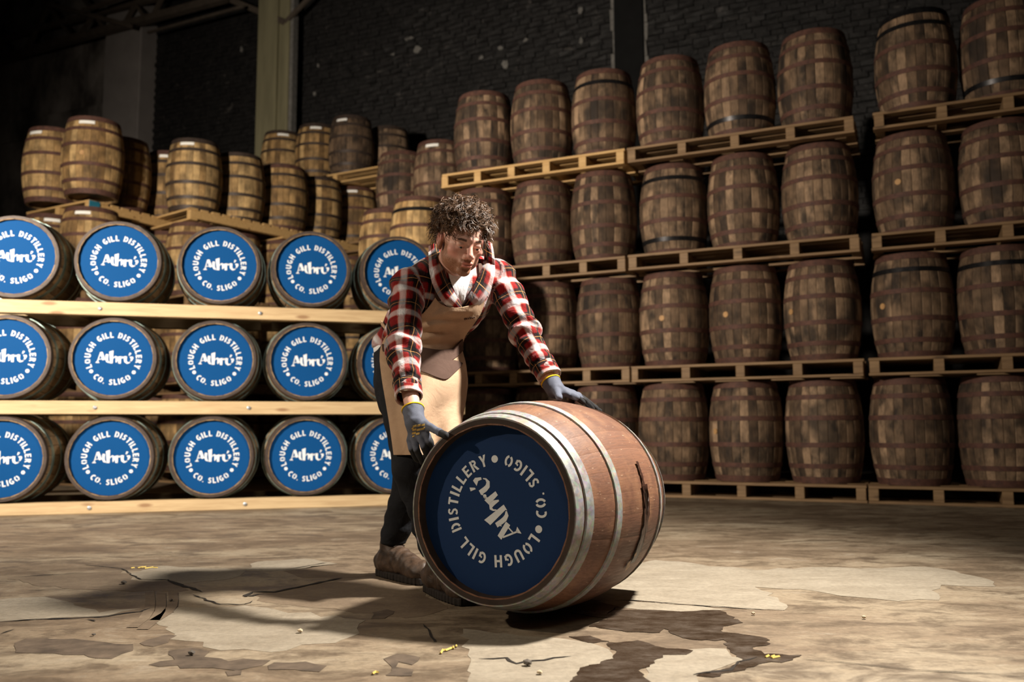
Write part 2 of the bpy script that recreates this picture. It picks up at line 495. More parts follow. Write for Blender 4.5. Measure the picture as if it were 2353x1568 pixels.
def stave_mesh(name, L, Rb, Rh, N, mat, thick=0.027, seg=8, gap=0.0011, crown=0.0014, drop=0.003):
    V, F = [], []
    a = PI / N
    for i in range(seg + 1):
        t = -L / 2 + L * i / seg
        R = prof(t, L, Rb, Rh)
        for ang, rr in ((-a, R - crown - drop), (-a * 0.86, R - crown), (0, R), (a * 0.86, R - crown), (a, R - crown - drop)):
            ang2 = ang - math.copysign(gap / R, ang) if ang else 0
            V.append((rr * math.cos(ang2), rr * math.sin(ang2), t))
        for ang in (a, -a):
            rr = R - thick
            ang2 = ang - math.copysign(gap / R, ang)
            V.append((rr * math.cos(ang2), rr * math.sin(ang2), t))
    n = 7
    for i in range(seg):
        for j in range(n):
            j2 = (j + 1) % n
            F.append((i * n + j, i * n + j2, (i + 1) * n + j2, (i + 1) * n + j))
    F.append(tuple(range(n - 1, -1, -1))); F.append(tuple(seg * n + j for j in range(n)))
    return mesh_of(name, V, F, mat, True, math.radians(28))

def hoop_mesh(name, t0, t1, L, Rb, Rh, N, mat, th=0.0028, lift=0.0006):
    V, F = [], []
    M_ = N * 2
    for t in (t0, (t0 + t1) / 2, t1):
        R = prof(t, L, Rb, Rh)
        for j in range(M_):
            a = PI * j / N
            rr = R + lift
            V.append(((rr + th) * math.cos(a), (rr + th) * math.sin(a), t))
    for t in (t1, t0):
        R = prof(t, L, Rb, Rh)
        for j in range(M_):
            a = PI * j / N
            rr = R + lift - 0.003
            V.append((rr * math.cos(a), rr * math.sin(a), t))
    for r in range(5):
        r2 = (r + 1) % 5
        for j in range(M_):
            j2 = (j + 1) % M_
            F.append((r * M_ + j, r * M_ + j2, r2 * M_ + j2, r2 * M_ + j))
    return mesh_of(name, V, F, mat, True, math.radians(35))

def head_mesh(name, R, z, mat, up=1, th=0.02, n=52):
    V = [(R * math.cos(2 * PI * j / n), R * math.sin(2 * PI * j / n), z) for j in range(n)] + [(R * math.cos(2 * PI * j / n), R * math.sin(2 * PI * j / n), z - up * th) for j in range(n)]
    F = [tuple(range(n)) if up > 0 else tuple(range(n - 1, -1, -1)), tuple(range(2 * n - 1, n - 1, -1)) if up > 0 else tuple(range(n, 2 * n))]
    for j in range(n):
        q = (j, (j + 1) % n, (j + 1) % n + n, j + n)
        F.append(q[::-1] if up > 0 else q)
    return mesh_of(name, V, F, mat)

def patch_mesh(name, L, Rb, Rh, a0, a1, t0, t1, mat, lift=0.004, th=0.001, n=6):
    V, F = [], []
    for l in (lift + th, lift):
        for t in (t0, t1):
            R = prof(t, L, Rb, Rh)
            for j in range(n + 1):
                a = a0 + (a1 - a0) * j / n
                V.append(((R + l) * math.cos(a), (R + l) * math.sin(a), t))
    m = n + 1
    for j in range(n):
        F.append((j, j + 1, m + j + 1, m + j)); F.append((2 * m + j + 1, 2 * m + j, 3 * m + j, 3 * m + j + 1))
        F.append((j + 1, j, 2 * m + j, 2 * m + j + 1)); F.append((m + j, m + j + 1, 3 * m + j + 1, 3 * m + j))
    F.append((0, m, 3 * m, 2 * m)); F.append((m - 1, 3 * m - 1, 4 * m - 1, 2 * m - 1))
    return mesh_of(name, V, F, mat)

NST = 26
BL, BRB, BRH = 0.885, 0.332, 0.272
STD = {}
for key, sm in (('weathered', 'stave_weathered'), ('golden', 'stave_golden')):
    STD[key] = stave_mesh('stave', BL, BRB, BRH, NST, sm)
HP = [(-0.4425, -0.387), (-0.315, -0.275), (-0.135, -0.095), (0.095, 0.135), (0.275, 0.315), (0.387, 0.4425)]
HOOPS = {m: [hoop_mesh('hoop', a, b, BL, BRB, BRH, NST, m) for a, b in HP] for m in ('hoop_rust', 'hoop_black', 'hoop_dark')}
HEADT = head_mesh('barrel_head', BRH - 0.028, BL / 2 - 0.03, 'stave_brown', 1)
HEADB = head_mesh('barrel_head', BRH - 0.028, -BL / 2 + 0.03, 'stave_brown', -1)
LABEL = patch_mesh('paper_label', BL, BRB, BRH, -0.30, 0.26, 0.345, 0.382, 'paper_label')
def bung_mesh():
    n = 12
    r = 0.026
    V = [(BRB + d, r * math.cos(2 * PI * j / n), r * math.sin(2 * PI * j / n)) for d in (0.004, -0.01) for j in range(n)]
    F = [tuple(range(n)), tuple(range(2 * n - 1, n - 1, -1))] + [(j, j + n, (j + 1) % n + n, (j + 1) % n) for j in range(n)]
    return mesh_of('bung', V, F, 'bung_wood')
BUNG = bung_mesh()

def barrel(x, y, z, wood='weathered', label='', group='', hoops='r', face=None, paper=None, bung=None, scale=1.0, name='oak_barrel', flip=False):
    """upright barrel standing with its base at (x,y,z); paper / bung = angle relative to the direction of the camera"""
    root = empty(name, (x, y, z), (0, 0, 0))
    tag(root, label, 'barrel', group)
    spin = random.uniform(0, 2 * PI)
    tilt = random.uniform(-.006, .006)
    root.rotation_euler = (tilt, random.uniform(-.006, .006), 0)
    root.scale = (scale, scale, scale)
    dz = BL / 2
    for i in range(NST):
        obj('stave', STD[wood], root, (0, 0, dz), (PI if flip else 0, 0, spin + 2 * PI * i / NST))
    code = {'r': 'hoop_rust', 'k': 'hoop_black', 'd': 'hoop_dark'}
    hs = (hoops * 6)[:6] if len(hoops) < 6 else hoops
    for i in range(6):
        obj('hoop', HOOPS[code[hs[i]]][i], root, (0, 0, dz), (0, 0, spin))
    obj('barrel_head', HEADT, root, (0, 0, dz)); obj('barrel_head', HEADB, root, (0, 0, dz))
    toc = math.atan2(-y, -x)
    if paper is not None: obj('paper_label', LABEL, root, (0, 0, dz), (0, 0, toc + paper))
    if bung is not None: obj('bung', BUNG, root, (0, 0, dz), (0, 0, toc + bung))
    return root

# ------------------------------------------------------------------ pallets
PH = 0.145
def pallet_meshes(Lx, Dy, nst, mat):
    tb_ = mesh_of('top_board', *box_data(0, Lx, 0, 0.105, 0, 0.024, .003), mat)
    bb_ = mesh_of('bottom_board', *box_data(0, Lx, 0, 0.10, 0, 0.022, .003), mat)
    st_ = mesh_of('stringer', *box_data(-0.038, 0.038, 0, Dy, 0, PH - 0.046, .003), mat)
    return tb_, bb_, st_
PALM = {}
def pallet(ox, oy, z, ang, Lx, Dy, nst, mat, label, group):
    """front left corner of the pallet at (ox,oy); boards run along ang"""
    key = (Lx, Dy, nst, mat)
    if key not in PALM: PALM[key] = pallet_meshes(*key)
    tb_, bb_, st_ = PALM[key]
    r = empty('pallet', (ox, oy, z), (0, 0, ang))
    tag(r, label, 'pallet', group)
    nb = max(3, int(round(Dy / 0.145)))
    for i in range(nb):
        obj('top_board', tb_, r, (random.uniform(-.008, .008), (Dy - 0.105) * i / (nb - 1), PH - 0.024))
    for i in range(3):
        obj('bottom_board', bb_, r, (random.uniform(-.008, .008), (Dy - 0.10) * i / 2, 0))
    for i in range(nst):
        obj('stringer', st_, r, (0.04 + (Lx - 0.08) * i / (nst - 1), 0.002, 0.022))
    return r

# ------------------------------------------------------------------ tall stacks on the right
SD, SA = 8.446, -0.43415
sd = np.array([math.cos(SA), math.sin(SA), 0]); sn = np.array([-math.sin(SA), math.cos(SA), 0])
def sp(u, back=0.0):
    return np.array([0, SD, 0]) + sd * u + sn * back
LEV = [0.0, 1.031, 2.062, 3.093]     # underside of the pallet on each level
lv_word = ['bottom level', 'second level', 'third level', 'top level']
stk_word = {'A': 'stack behind the man', 'B': 'stack right of the rolled cask', 'C': 'stack at the right edge'}
pos_word = ['left', 'middle', 'right']
hp_special = {('B', 3, 1): 'rkrrrr', ('B', 2, 0): 'rkrrkr', ('A', 3, 2): 'rrrrkr', ('C', 3, 0): 'rrrrkk', ('C', 3, 1): 'rkrrrr', ('C', 1, 0): 'rrrrkr', ('C', 1, 1): 'rrrrkr'}
bungs = {('B', 1, 0): -.35, ('B', 1, 1): -.55, ('B', 1, 2): -.9, ('C', 1, 0): -.75, ('B', 0, 1): -.95, ('C', 2, 0): -.35}
jit = {('A', 3): .0, ('B', 3): -.005, ('C', 3): .12, ('A', 2): 0.0, ('B', 2): .0, ('C', 2): .06, ('A', 1): .03, ('B', 1): -.015, ('C', 1): .0, ('A', 0): .0, ('B', 0): -.035, ('C', 0): -.05}
for sk, u0 in (('A', -0.81), ('B', 1.195), ('C', 3.215)):
    for lv in range(4):
        du = jit[(sk, lv)] * 1.0
        P = sp(u0 + du, random.uniform(-.02, .03))
        pallet(P[0], P[1], LEV[lv], SA, 1.97 if sk != 'B' else 1.99, 0.78, 6 if sk == 'A' else 5, 'pallet_new' if (lv == 3 and sk == 'A') else 'pallet_wood',
               f'wide brown wooden pallet on the {lv_word[lv]} of the {stk_word[sk]}', 'pallets of the tall stacks')
        for c in range(3):
            bo = random.uniform(0, .05)
            Q = sp(u0 + du + 0.335 + 0.66 * c + random.uniform(-.003, .003), 0.345 + bo)
            if sk == 'C' and c == 2 : continue
            w = 'weathered'
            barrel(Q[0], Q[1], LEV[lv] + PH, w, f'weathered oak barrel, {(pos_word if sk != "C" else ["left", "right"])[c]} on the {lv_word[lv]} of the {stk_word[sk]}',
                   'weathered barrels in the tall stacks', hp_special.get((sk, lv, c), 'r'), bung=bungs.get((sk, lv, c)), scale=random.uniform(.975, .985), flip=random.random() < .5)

# ------------------------------------------------------------------ stacks behind the rack on the left
def bx_top(px, ytop, ztop):
    """centre of an upright barrel whose top front rim shows at (px,ytop)"""
    r = ray(px, ytop)
    P = CAM_O + r * ((ztop - CAMH) / r[2])
    h = P[:2] / np.linalg.norm(P[:2])
    return P[:2] + h * 0.27
H3 = LEV[3] + PH; T3 = H3 + BL
H2 = LEV[2] + PH; T2 = H2 + BL
H4 = 4.124 + PH; T4 = H4 + BL
GRP = 'golden barrels stacked behind the rack'
def stand(px, yt, level, label, **kw):
    top = {2: T2, 3: T3, 4: T4}[level]
    c = bx_top(px, yt, top)
    return barrel(c[0], c[1], top - BL, kw.pop('wood', 'golden'), label, GRP, **kw), c
# block nearest the left edge
c_near = stand(222, 270, 3, 'golden oak barrel with white label, tallest at the upper left', hoops='r', paper=-.25, bung=-.35)[1]
c_left = stand(128, 292, 3, 'golden oak barrel half hidden at the far upper left', hoops='rrrrrr', paper=-.75, bung=-.95)[1]
c_right = stand(284, 312, 3, 'shadowed golden barrel just right of the tallest upper left one', hoops='r')[1]
def sub_levels(c, lab, upto=3, wood='golden', top_kw=None):
    for lv in range(upto):
        kw = dict(top_kw or {}) if lv == upto - 1 else {}
        barrel(c[0] + random.uniform(-.02, .02), c[1] + random.uniform(-.02, .02), LEV[lv] + PH, wood, f'{lab}, {["bottom","second","third","fourth"][lv]} in its column', GRP, 'rdrrdr' if lv % 2 else 'r', **kw)
sub_levels(c_near, 'golden barrel under the tallest upper left one', 3, top_kw={'paper': -.3})
sub_levels(c_left, 'golden barrel under the far upper left one', 3, top_kw={'paper': 0.0})
sub_levels(c_right, 'golden barrel under the shadowed upper left one', 3)
ang1 = math.radians(-29)
for lv in range(4):
    e1 = np.array([math.cos(ang1), math.sin(ang1)]); e2 = np.array([-e1[1], e1[0]])
    near = at(205, 455, 9.72)[:2]
    o_ = near - e1 * 1.18
    r = pallet(o_[0], o_[1], LEV[lv], ang1, 1.18, 1.25, 3, 'pallet_new' if lv == 3 else 'pallet_wood', f'{["floor level","second","third","topmost"][lv]} pallet under the upper left barrels', 'pallets behind the rack')
    if lv == 3:
        box('painted_block_face', (1.18, 1.192, 0.0, 0.13, 0.012, PH - 0.01), 'blue_paint', r)
# block behind the second to fourth labelled casks
ctr = []
for i, (px, yt) in enumerate([(466, 325), (568, 354), (655, 379), (735, 404)]):
    ctr.append(stand(px, yt, 3, ['golden oak barrel with white label and black hoops, front of its row', 'golden barrel second in the row receding to the right', 'golden barrel third in the row receding to the right', 'golden barrel last in the row receding to the right'][i], hoops='d' if i != 2 else 'rddddr', paper=-.3 if i == 0 else None)[1])
ctr.append(stand(396, 345, 3, 'shadowed golden barrel with shiny label left of the black hooped one', hoops='drdddr', paper=-.2)[1])
for i, c in enumerate(ctr[:4]):
    sub_levels(c, ['golden barrel under the black hooped one', 'golden barrel under the second of the receding row', 'golden barrel under the third of the receding row', 'golden barrel under the last of the receding row'][i], 3)
sub_levels(ctr[4], 'golden barrel under the shadowed one with shiny label', 3)
d2 = (ctr[3] - ctr[0]) / np.linalg.norm(ctr[3] - ctr[0])
ang2 = math.atan2(d2[1], d2[0])
e2 = np.array([-d2[1], d2[0]])
for lv in range(4):
    # boards run across, stringers along the receding side
    near = ctr[0] - d2 * 0.36 - e2 * 0.36
    o_ = near + e2 * 1.05
    pallet(o_[0], o_[1], LEV[lv], ang2 - PI / 2, 1.05, 2.75, 2, 'pallet_new' if lv == 3 else 'pallet_wood', f'long {["floor level","second","third","topmost"][lv]} pallet under the receding row of barrels', 'pallets behind the rack')
# darker group further back, one level higher
c4 = []
for i, (px, yt) in enumerate([(806, 265), (730, 283), (656, 298), (893, 288)]):
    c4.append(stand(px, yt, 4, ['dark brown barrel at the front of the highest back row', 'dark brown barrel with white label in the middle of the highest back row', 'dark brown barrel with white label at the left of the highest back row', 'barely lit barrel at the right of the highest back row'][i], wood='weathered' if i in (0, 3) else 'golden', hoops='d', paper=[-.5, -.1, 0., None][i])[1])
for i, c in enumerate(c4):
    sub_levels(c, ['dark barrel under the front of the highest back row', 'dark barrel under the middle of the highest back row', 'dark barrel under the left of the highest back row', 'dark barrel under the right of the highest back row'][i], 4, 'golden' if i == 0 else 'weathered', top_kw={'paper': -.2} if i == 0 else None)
d3 = (c4[0] - c4[2]) / np.linalg.norm(c4[0] - c4[2])
e3 = np.array([-d3[1], d3[0]])
for lv in range(5):
    o_ = c4[2] - d3 * 0.4 - e3 * 0.36
    pallet(o_[0], o_[1], [LEV[0], LEV[1], LEV[2], LEV[3], H4 - PH][lv], math.atan2(d3[1], d3[0]), 2.55, 1.1, 4, 'pallet_new' if lv == 4 else 'pallet_wood', f'{["floor level","second","third","fourth","highest"][lv]} pallet under the dark back row', 'pallets behind the rack')
# barrels beside the tall stacks
for px, yt, lv, lab, kw in [(925, 345, 3, 'tan oak barrel alone between the dark back row and the tall stacks', {}), (1012, 320, 3, 'tan oak barrel with a white label tucked behind the tall stack', {'paper': -.35}),
                            (893, 478, 2, 'short tan barrel peeking out left of the pale barrel', {}), (965, 450, 2, 'pale oak barrel directly left of the man\'s hair', {'hoops': 'rrrrkr'})]:
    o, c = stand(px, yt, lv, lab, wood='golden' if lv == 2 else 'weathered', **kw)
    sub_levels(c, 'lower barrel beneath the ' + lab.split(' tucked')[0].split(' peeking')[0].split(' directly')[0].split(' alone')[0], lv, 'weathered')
    for l2 in range(lv + 1):
        pallet(c[0] - .36, c[1] - .36, LEV[l2], 0.0, 0.72, 0.72, 2, 'pallet_wood', f'{["floor level","second","third","topmost"][l2]} pallet under the {lab.split(" tucked")[0].split(" peeking")[0].split(" directly")[0].split(" between")[0]}', 'small pallets behind the man')

# settle the loose stacks so that no two barrels on a level run into each other
loose = [o for o in COL.objects if o.parent is None and o.get('group') == GRP]
fixed = [o for o in COL.objects if o.parent is None and o.get('group') == 'weathered barrels in the tall stacks']
for _ in range(120):
    moved = False
    for i, a in enumerate(loose):
        for b in loose[i + 1:] + fixed:
            if abs(a.location.z - b.location.z) > 0.8: continue
            dx, dy = a.location.x - b.location.x, a.location.y - b.location.y
            d = math.hypot(dx, dy)
            if d < 0.668:
                q = (0.669 - d) / d
                w = 1.0 if b in fixed else 0.5
                a.location.x += dx * q * w; a.location.y += dy * q * w
                if w == 0.5: b.location.x -= dx * q * w; b.location.y -= dy * q * w
                moved = True
    if not moved: break

# ------------------------------------------------------------------ stencilled lettering (flat print)
def stroke(pts, w):
    """ribbon polygons along a polyline; w = one width or one per point"""
    pts = [np.array(p, float) for p in pts]
    ws = [w] * len(pts) if isinstance(w, (int, float)) else w
    nn = []
    for i in range(len(pts)):
        d = pts[min(i + 1, len(pts) - 1)] - pts[max(i - 1, 0)]
        d = d / (np.linalg.norm(d) + 1e-9)
        nn.append(np.array([-d[1], d[0]]))
    out = []
    for i in range(len(pts) - 1):
        a, b = pts[i], pts[i + 1]
        out.append([a - nn[i] * ws[i] / 2, b - nn[i + 1] * ws[i + 1] / 2, b + nn[i + 1] * ws[i + 1] / 2, a + nn[i] * ws[i] / 2])
    return out
def arc(cx, cy, rx, ry, a0, a1, w, n=9):
    A = np.radians(np.linspace(a0, a1, n))
    return stroke([(cx + rx * math.cos(a), cy + ry * math.sin(a)) for a in A], w)
def rect(x0, y0, x1, y1):
    return [[(x0, y0), (x1, y0), (x1, y1), (x0, y1)]]
SW = 0.20
GL = {
    'I': (0.22, rect(0, 0, .22, 1)),
    'L': (0.56, rect(0, 0, .21, 1) + rect(.21, 0, .56, .19)),
    'T': (0.62, rect(0, .81, .62, 1) + rect(.205, 0, .415, .81)),
    'E': (0.56, rect(0, 0, .21, 1) + rect(.21, 0, .56, .18) + rect(.21, .42, .52, .58) + rect(.21, .82, .56, 1)),
    'H': (0.72, rect(0, 0, .21, 1) + rect(.51, 0, .72, 1) + rect(.21, .40, .51, .58)),
    'U': (0.72, rect(0, .36, .2, 1) + rect(.52, .36, .72, 1) + arc(.36, .36, .26, .27, 180, 360, .2)),
    'O': (0.76, arc(.38, .5, .28, .4, 100, 250, .2) + arc(.38, .5, .28, .4, -80, 70, .2)),
    'C': (0.62, arc(.40, .5, .30, .4, 62, 298, .2, 12)),
    'G': (0.72, arc(.40, .5, .30, .4, 60, 300, .2, 12) + rect(.50, .10, .70, .50) + rect(.38, .40, .5, .55)),
    'D': (0.70, rect(0, 0, .2, 1) + arc(.27, .5, .32, .4, -84, 84, .2, 12)),
    'S': (0.58, stroke([(.50, .80), (.40, .89), (.24, .90), (.12, .79), (.13, .63), (.28, .53), (.43, .43), (.47, .26), (.36, .12), (.20, .10), (.05, .19)], .185)),
    'R': (0.66, rect(0, 0, .2, 1) + arc(.24, .72, .28, .19, -88, 88, .18) + [[(.24, .44), (.44, .46), (.66, 0), (.44, 0)]]),
    'Y': (0.70, [[(0, 1), (.22, 1), (.45, .45), (.45, .40), (.25, .40)], [(.48, 1), (.70, 1), (.45, .42), (.34, .58)]] + rect(.25, 0, .45, .42)),
    '.': (0.18, rect(0, 0, .16, .16)),
    ' ': (0.34, []),
}
def circle_poly(cx, cy, r, n=20):
    return [[(cx + r * math.cos(2 * PI * i / n), cy + r * math.sin(2 * PI * i / n)) for i in range(n)]]
def ring_text(txt, r_base, h, a_start, a_end, inward=False):
    """letters set round a circle; r_base = radius of the baseline; tops outward, or inward for the lower arc"""
    adv = [GL[ch][0] for ch in txt]
    gap = 0.15
    tot = sum(adv) + gap * (len(txt) - 1)
    out = []
    s = 0.0
    for ch, w in zip(txt, adv):
        f_ = (s + w / 2) / tot
        a = math.radians(a_start + (a_end - a_start) * f_)
        for poly in GL[ch][1]:
            pl = []
            for (x, y) in poly:
                lx, ly = (x - w / 2) * h, y * h
                if not inward:
                    er = np.array([math.cos(a), math.sin(a)]); et = np.array([math.sin(a), -math.cos(a)])
                    q = er * (r_base + ly) + et * lx
                else:
                    er = np.array([math.cos(a), math.sin(a)]); et = np.array([-math.sin(a), math.cos(a)])
                    q = er * (r_base - ly) + et * lx
                pl.append(q)
            out.append(pl)
        s += w + gap
    return out
def athru():
    P = []
    P += [[(1003, 714), (1031, 708), (1062, 790), (1034, 800)]]
    P += stroke([(1008, 728), (985, 818)], [9, 9]); P += [[(964, 829), (980, 812), (992, 810), (1006, 829)]]
    P += stroke([(992, 792), (1030, 784)], 7)
    P += stroke([(1078, 732), (1076, 770), (1077, 792), (1086, 812), (1104, 822)], [26, 26, 27, 22, 8]); P += [[(1056, 756), (1066, 744), (1068, 756)]]
    P += [[(1098, 703), (1112, 699), (1139, 688), (1139, 829), (1112, 829)]]; P += [[(1104, 829), (1112, 820), (1112, 829)]]
    P += stroke([(1140, 778), (1150, 762), (1164, 755), (1176, 764), (1180, 785), (1172, 818)], [6, 9, 16, 24, 26, 8])
    P += [[(1186, 757), (1198, 754), (1221, 748), (1221, 829), (1197, 829)]]; P += stroke([(1221, 770), (1228, 758), (1236, 756)], [6, 8, 10]); P += [[(1236 + 10 * math.cos(t), 762 + 10 * math.sin(t)) for t in np.linspace(0, 6.28, 14)[:-1]]]
    P += stroke([(1266, 748), (1264, 785), (1268, 806), (1284, 820), (1304, 818), (1316, 806)], [27, 28, 26, 20, 9, 5]); P += [[(1244, 757), (1252, 750), (1253, 762)]]
    P += [[(1306, 752), (1341, 750), (1346, 768), (1328, 800), (1316, 796), (1322, 775)]]
    P += [[(1296, 738), (1304, 706), (1324, 712), (1305, 738)]]
    return [[((x - 1143) / 402.0, (776 - y) / 402.0) for x, y in pl] for pl in P]
def lettering_mesh(R, z, mat):
    polys = ring_text('LOUGH GILL DISTILLERY', 0.568, 0.152, 206, -24)
    polys += ring_text('CO. SLIGO', 0.722, 0.152, 227, 313, True)
    for a in (214.5, -34):
        polys += circle_poly(.645 * math.cos(math.radians(a)), .645 * math.sin(math.radians(a)), .048)
    polys += athru()
    V, F = [], []
    for pl in polys:
        ar = sum(pl[i][0] * pl[(i + 1) % len(pl)][1] - pl[(i + 1) % len(pl)][0] * pl[i][1] for i in range(len(pl)))
        if ar < 0: pl = pl[::-1]
        n = len(V)
        V += [(p[0] * R, p[1] * R, z) for p in pl]
        F.append(tuple(range(n, n + len(pl))))
    return mesh_of('lettering', V, F, mat)

# ------------------------------------------------------------------ rack with labelled casks
RD, RA = 7.35, 0.2625
rd = np.array([math.cos(RA), math.sin(RA), 0]); rb = np.array([-math.sin(RA), math.cos(RA), 0])   # along, backwards
def rp(u, back, z): return np.array([0, RD, 0]) + rd * u + rb * back + np.array([0, 0, z])
RL, RRB, RRH, RN = 0.90, 0.346, 0.303, 28
R_ST = stave_mesh('stave', RL, RRB, RRH, RN, 'stave_brown', 0.022)
RHP = [(0.405, 0.45, 'hoop_dark'), (0.31, 0.348, 'hoop_green'), (0.13, 0.168, 'hoop_green'), (-0.168, -0.13, 'hoop_green'), (-0.348, -0.31, 'hoop_green'), (-0.45, -0.405, 'hoop_dark')]
R_H = [hoop_mesh('hoop', a, b, RL, RRB, RRH, RN, m) for a, b, m in RHP]
R_PANEL = head_mesh('head_panel', 0.278, RL / 2 - 0.022, 'blue_panel', 1)
R_BACK = head_mesh('barrel_head', 0.278, -RL / 2 + 0.03, 'stave_brown', -1)
R_LET = lettering_mesh(0.278, RL / 2 - 0.0212, 'lettering_white')
_rr = [(0.3025, RL / 2 + .0006), (0.286, RL / 2 + .0006), (0.279, RL / 2 - .020), (0.279, RL / 2 - .04)]
R_CH = mesh_of('chime', [(r * math.cos(2 * PI * j / 56), r * math.sin(2 * PI * j / 56), z) for r, z in _rr for j in range(56)], [(q * 56 + j, (q + 1) * 56 + j, (q + 1) * 56 + (j + 1) % 56, q * 56 + (j + 1) % 56) for q in range(3) for j in range(56)], 'hoop_dark', True, .6)
row_w = ['bottom', 'middle', 'top']
col_w = ['leftmost', 'second', 'third', 'fourth', 'rightmost']
RZ = 0.086; RDL = 0.746; RAILH = 0.10
for r_ in range(3):
    zr = RZ + RDL * r_
    for c_, u in enumerate((-3.835, -3.115, -2.385, -1.68, -0.975)):
        u2 = u + [-.0, -.005, .012][r_] + random.uniform(-.006, .006)
        P = rp(u2, RL / 2 - 0.008 + random.uniform(-.006, .006), zr + 0.3205 + [0, 0, .012][r_] * 0)
        root = empty('labelled_cask', tuple(P))
        tag(root, f'brown cask with round blue lettered head, {col_w[c_]} in the {row_w[r_]} row of the rack', 'barrel', 'blue headed casks on the rack')
        root.matrix_world = Matrix(((rd[0], 0, -rb[0], P[0]), (rd[1], 0, -rb[1], P[1]), (0, 1, 0, P[2]), (0, 0, 0, 1)))
        spin = random.uniform(0, 6)
        for i in range(RN): obj('stave', R_ST, root, (0, 0, 0), (0, 0, spin + 2 * PI * i / RN))
        for h in R_H: obj('hoop', h, root, (0, 0, 0), (0, 0, spin))
        hd = obj('head_panel', R_PANEL, root, (0, 0, 0), (0, 0, random.uniform(-.035, .035)))
        hd['label'] = 'round blue head panel with white lettering'
        obj('lettering', R_LET, hd)
        obj('barrel_head', R_BACK, root)
        obj('chime', R_CH, root)
def bolt_mesh():
    n = 10
    V = [(0.014 * math.cos(2 * PI * j / n), -d, 0.014 * math.sin(2 * PI * j / n)) for d in (0.006, 0.0) for j in range(n)]
    V += [(0.007 * math.cos(2 * PI * j / n), -0.010, 0.007 * math.sin(2 * PI * j / n)) for j in range(n)]
    F = [tuple(range(2 * n, 3 * n))] + [(j, (j + 1) % n, (j + 1) % n + 2 * n, j + 2 * n) for j in range(n)] + [(j + n, (j + 1) % n + n, (j + 1) % n, j) for j in range(n)]
    return mesh_of('bolt', V, F, 'bolt_zinc')
BOLT = bolt_mesh()
U0, U1 = -5.0, -0.385
for r_ in range(3):
    zt = RZ + RDL * r_
    hgt = RZ if r_ == 0 else RAILH
    for k_, (bk, lab) in enumerate(((0.0, 'front'), (0.78, 'rear'))):
        P = rp(0, bk, zt - hgt)
        root = empty('rack_rail', tuple(P), (0, 0, RA))
        tag(root, f'long pale pine {lab} rail under the {row_w[r_]} row of blue casks', 'rail', 'rack rails')
        box('timber', (U0, U1 - .02 * r_, 0.0, 0.10, 0, hgt), 'pine_rail', root, 0.004)
        if k_ == 0:
            for ub in {0: (-3.234, -2.135, -0.985), 1: (-3.226, -2.125, -1.05), 2: (-3.221, -2.058, -0.98)}[r_]:
                obj('bolt', BOLT, root, (ub, -0.001, hgt * 0.5))
# cross ties of the rack, seen between the casks
for r_ in range(3):
    for ub in (-3.47, -2.02, -0.62):
        P = rp(ub, 0.10, RZ + RDL * r_ - 0.075 if r_ else 0.005)
        t_ = box('cross_tie', (-0.045, 0.045, 0.0, 0.68, 0, 0.05), 'pine_rail', None, 0.004, loc=tuple(P), rot=(0, 0, RA))
        tag(t_, f'pine cross tie under the {row_w[r_]} row, {["between first and second columns","between third and fourth columns","right of the last column"][[-3.47,-2.02,-0.62].index(ub)]}', 'tie', 'rack cross ties')

# ------------------------------------------------------------------ the rolled cask
MC = np.array([0.1264, 3.0888, 0.3566]); MTH, MTI = 1.0892, -0.015
ML, MRB, MRH, MN = 0.8413, 0.3566, 0.2832, 30
ax = np.array([math.cos(MTH) * math.cos(MTI), math.sin(MTH) * math.cos(MTI), math.sin(MTI)])   # front -> back
fz = -ax
fx = np.cross([0, 0, 1], fz); fx /= np.linalg.norm(fx)
fy = np.cross(fz, fx)
mc = empty('rolled_cask', tuple(MC))
mc.matrix_world = Matrix(((fx[0], fy[0], fz[0], MC[0]), (fx[1], fy[1], fz[1], MC[1]), (fx[2], fy[2], fz[2], MC[2]), (0, 0, 0, 1)))
tag(mc, 'reddish oak cask with galvanised hoops and navy head, rolled on its side by the man', 'barrel')
def mw(t, ang, r=None):
    """world point on the rolled cask: t from centre towards the front, ang round the axis (0 = right in the picture, 90 = up)"""
    R = (prof(t, ML, MRB, MRH) if r is None else r)
    return MC + fz * t + R * (math.cos(ang) * fx + math.sin(ang) * fy)
ms = stave_mesh('stave', ML, MRB - .002, MRH - .002, MN, 'stave_reddish', 0.018, 12, 0.00012, 0.0003, 0.0005)
for i in range(MN): obj('stave', ms, mc, (0, 0, 0), (0, 0, 2 * PI * i / MN + .05))
for a, b in ((0.386, 0.4195), (0.341, 0.373), (0.190, 0.220), (-0.220, -0.190), (-0.373, -0.341), (-0.4195, -0.386)):
    hm = hoop_mesh('hoop', a, b, ML, MRB, MRH, MN, 'hoop_galvanised', 0.003)
    ho = obj('hoop', hm, mc, (0, 0, 0), (0, 0, .05))
n_ = 60
def ringp(R, z): return [(R * math.cos(2 * PI * j / n_), R * math.sin(2 * PI * j / n_), z) for j in range(n_)]
V = ringp(MRH - .001, ML / 2 + .0006) + ringp(MRH - .016, ML / 2 + .0006) + ringp(MRH - .022, ML / 2 - .034) + ringp(MRH - .022, ML / 2 - .06)
F = [(r * n_ + j, r * n_ + (j + 1) % n_, (r + 1) * n_ + (j + 1) % n_, (r + 1) * n_ + j)[::-1] for r in range(3) for j in range(n_)]
obj('chime', mesh_of('chime', V, F, 'chime_dark', True, .6), mc)
pn = obj('head_panel', head_mesh('head_panel', MRH - 0.022, ML / 2 - 0.036, 'navy_panel', 1, n=72), mc, (0, 0, 0), (0, 0, math.radians(126)))
pn['label'] = 'navy head panel with pale stencilled lettering turned upside down'
obj('lettering', lettering_mesh((MRH - 0.026) * 0.945, ML / 2 - 0.0352, 'lettering_white'), pn)
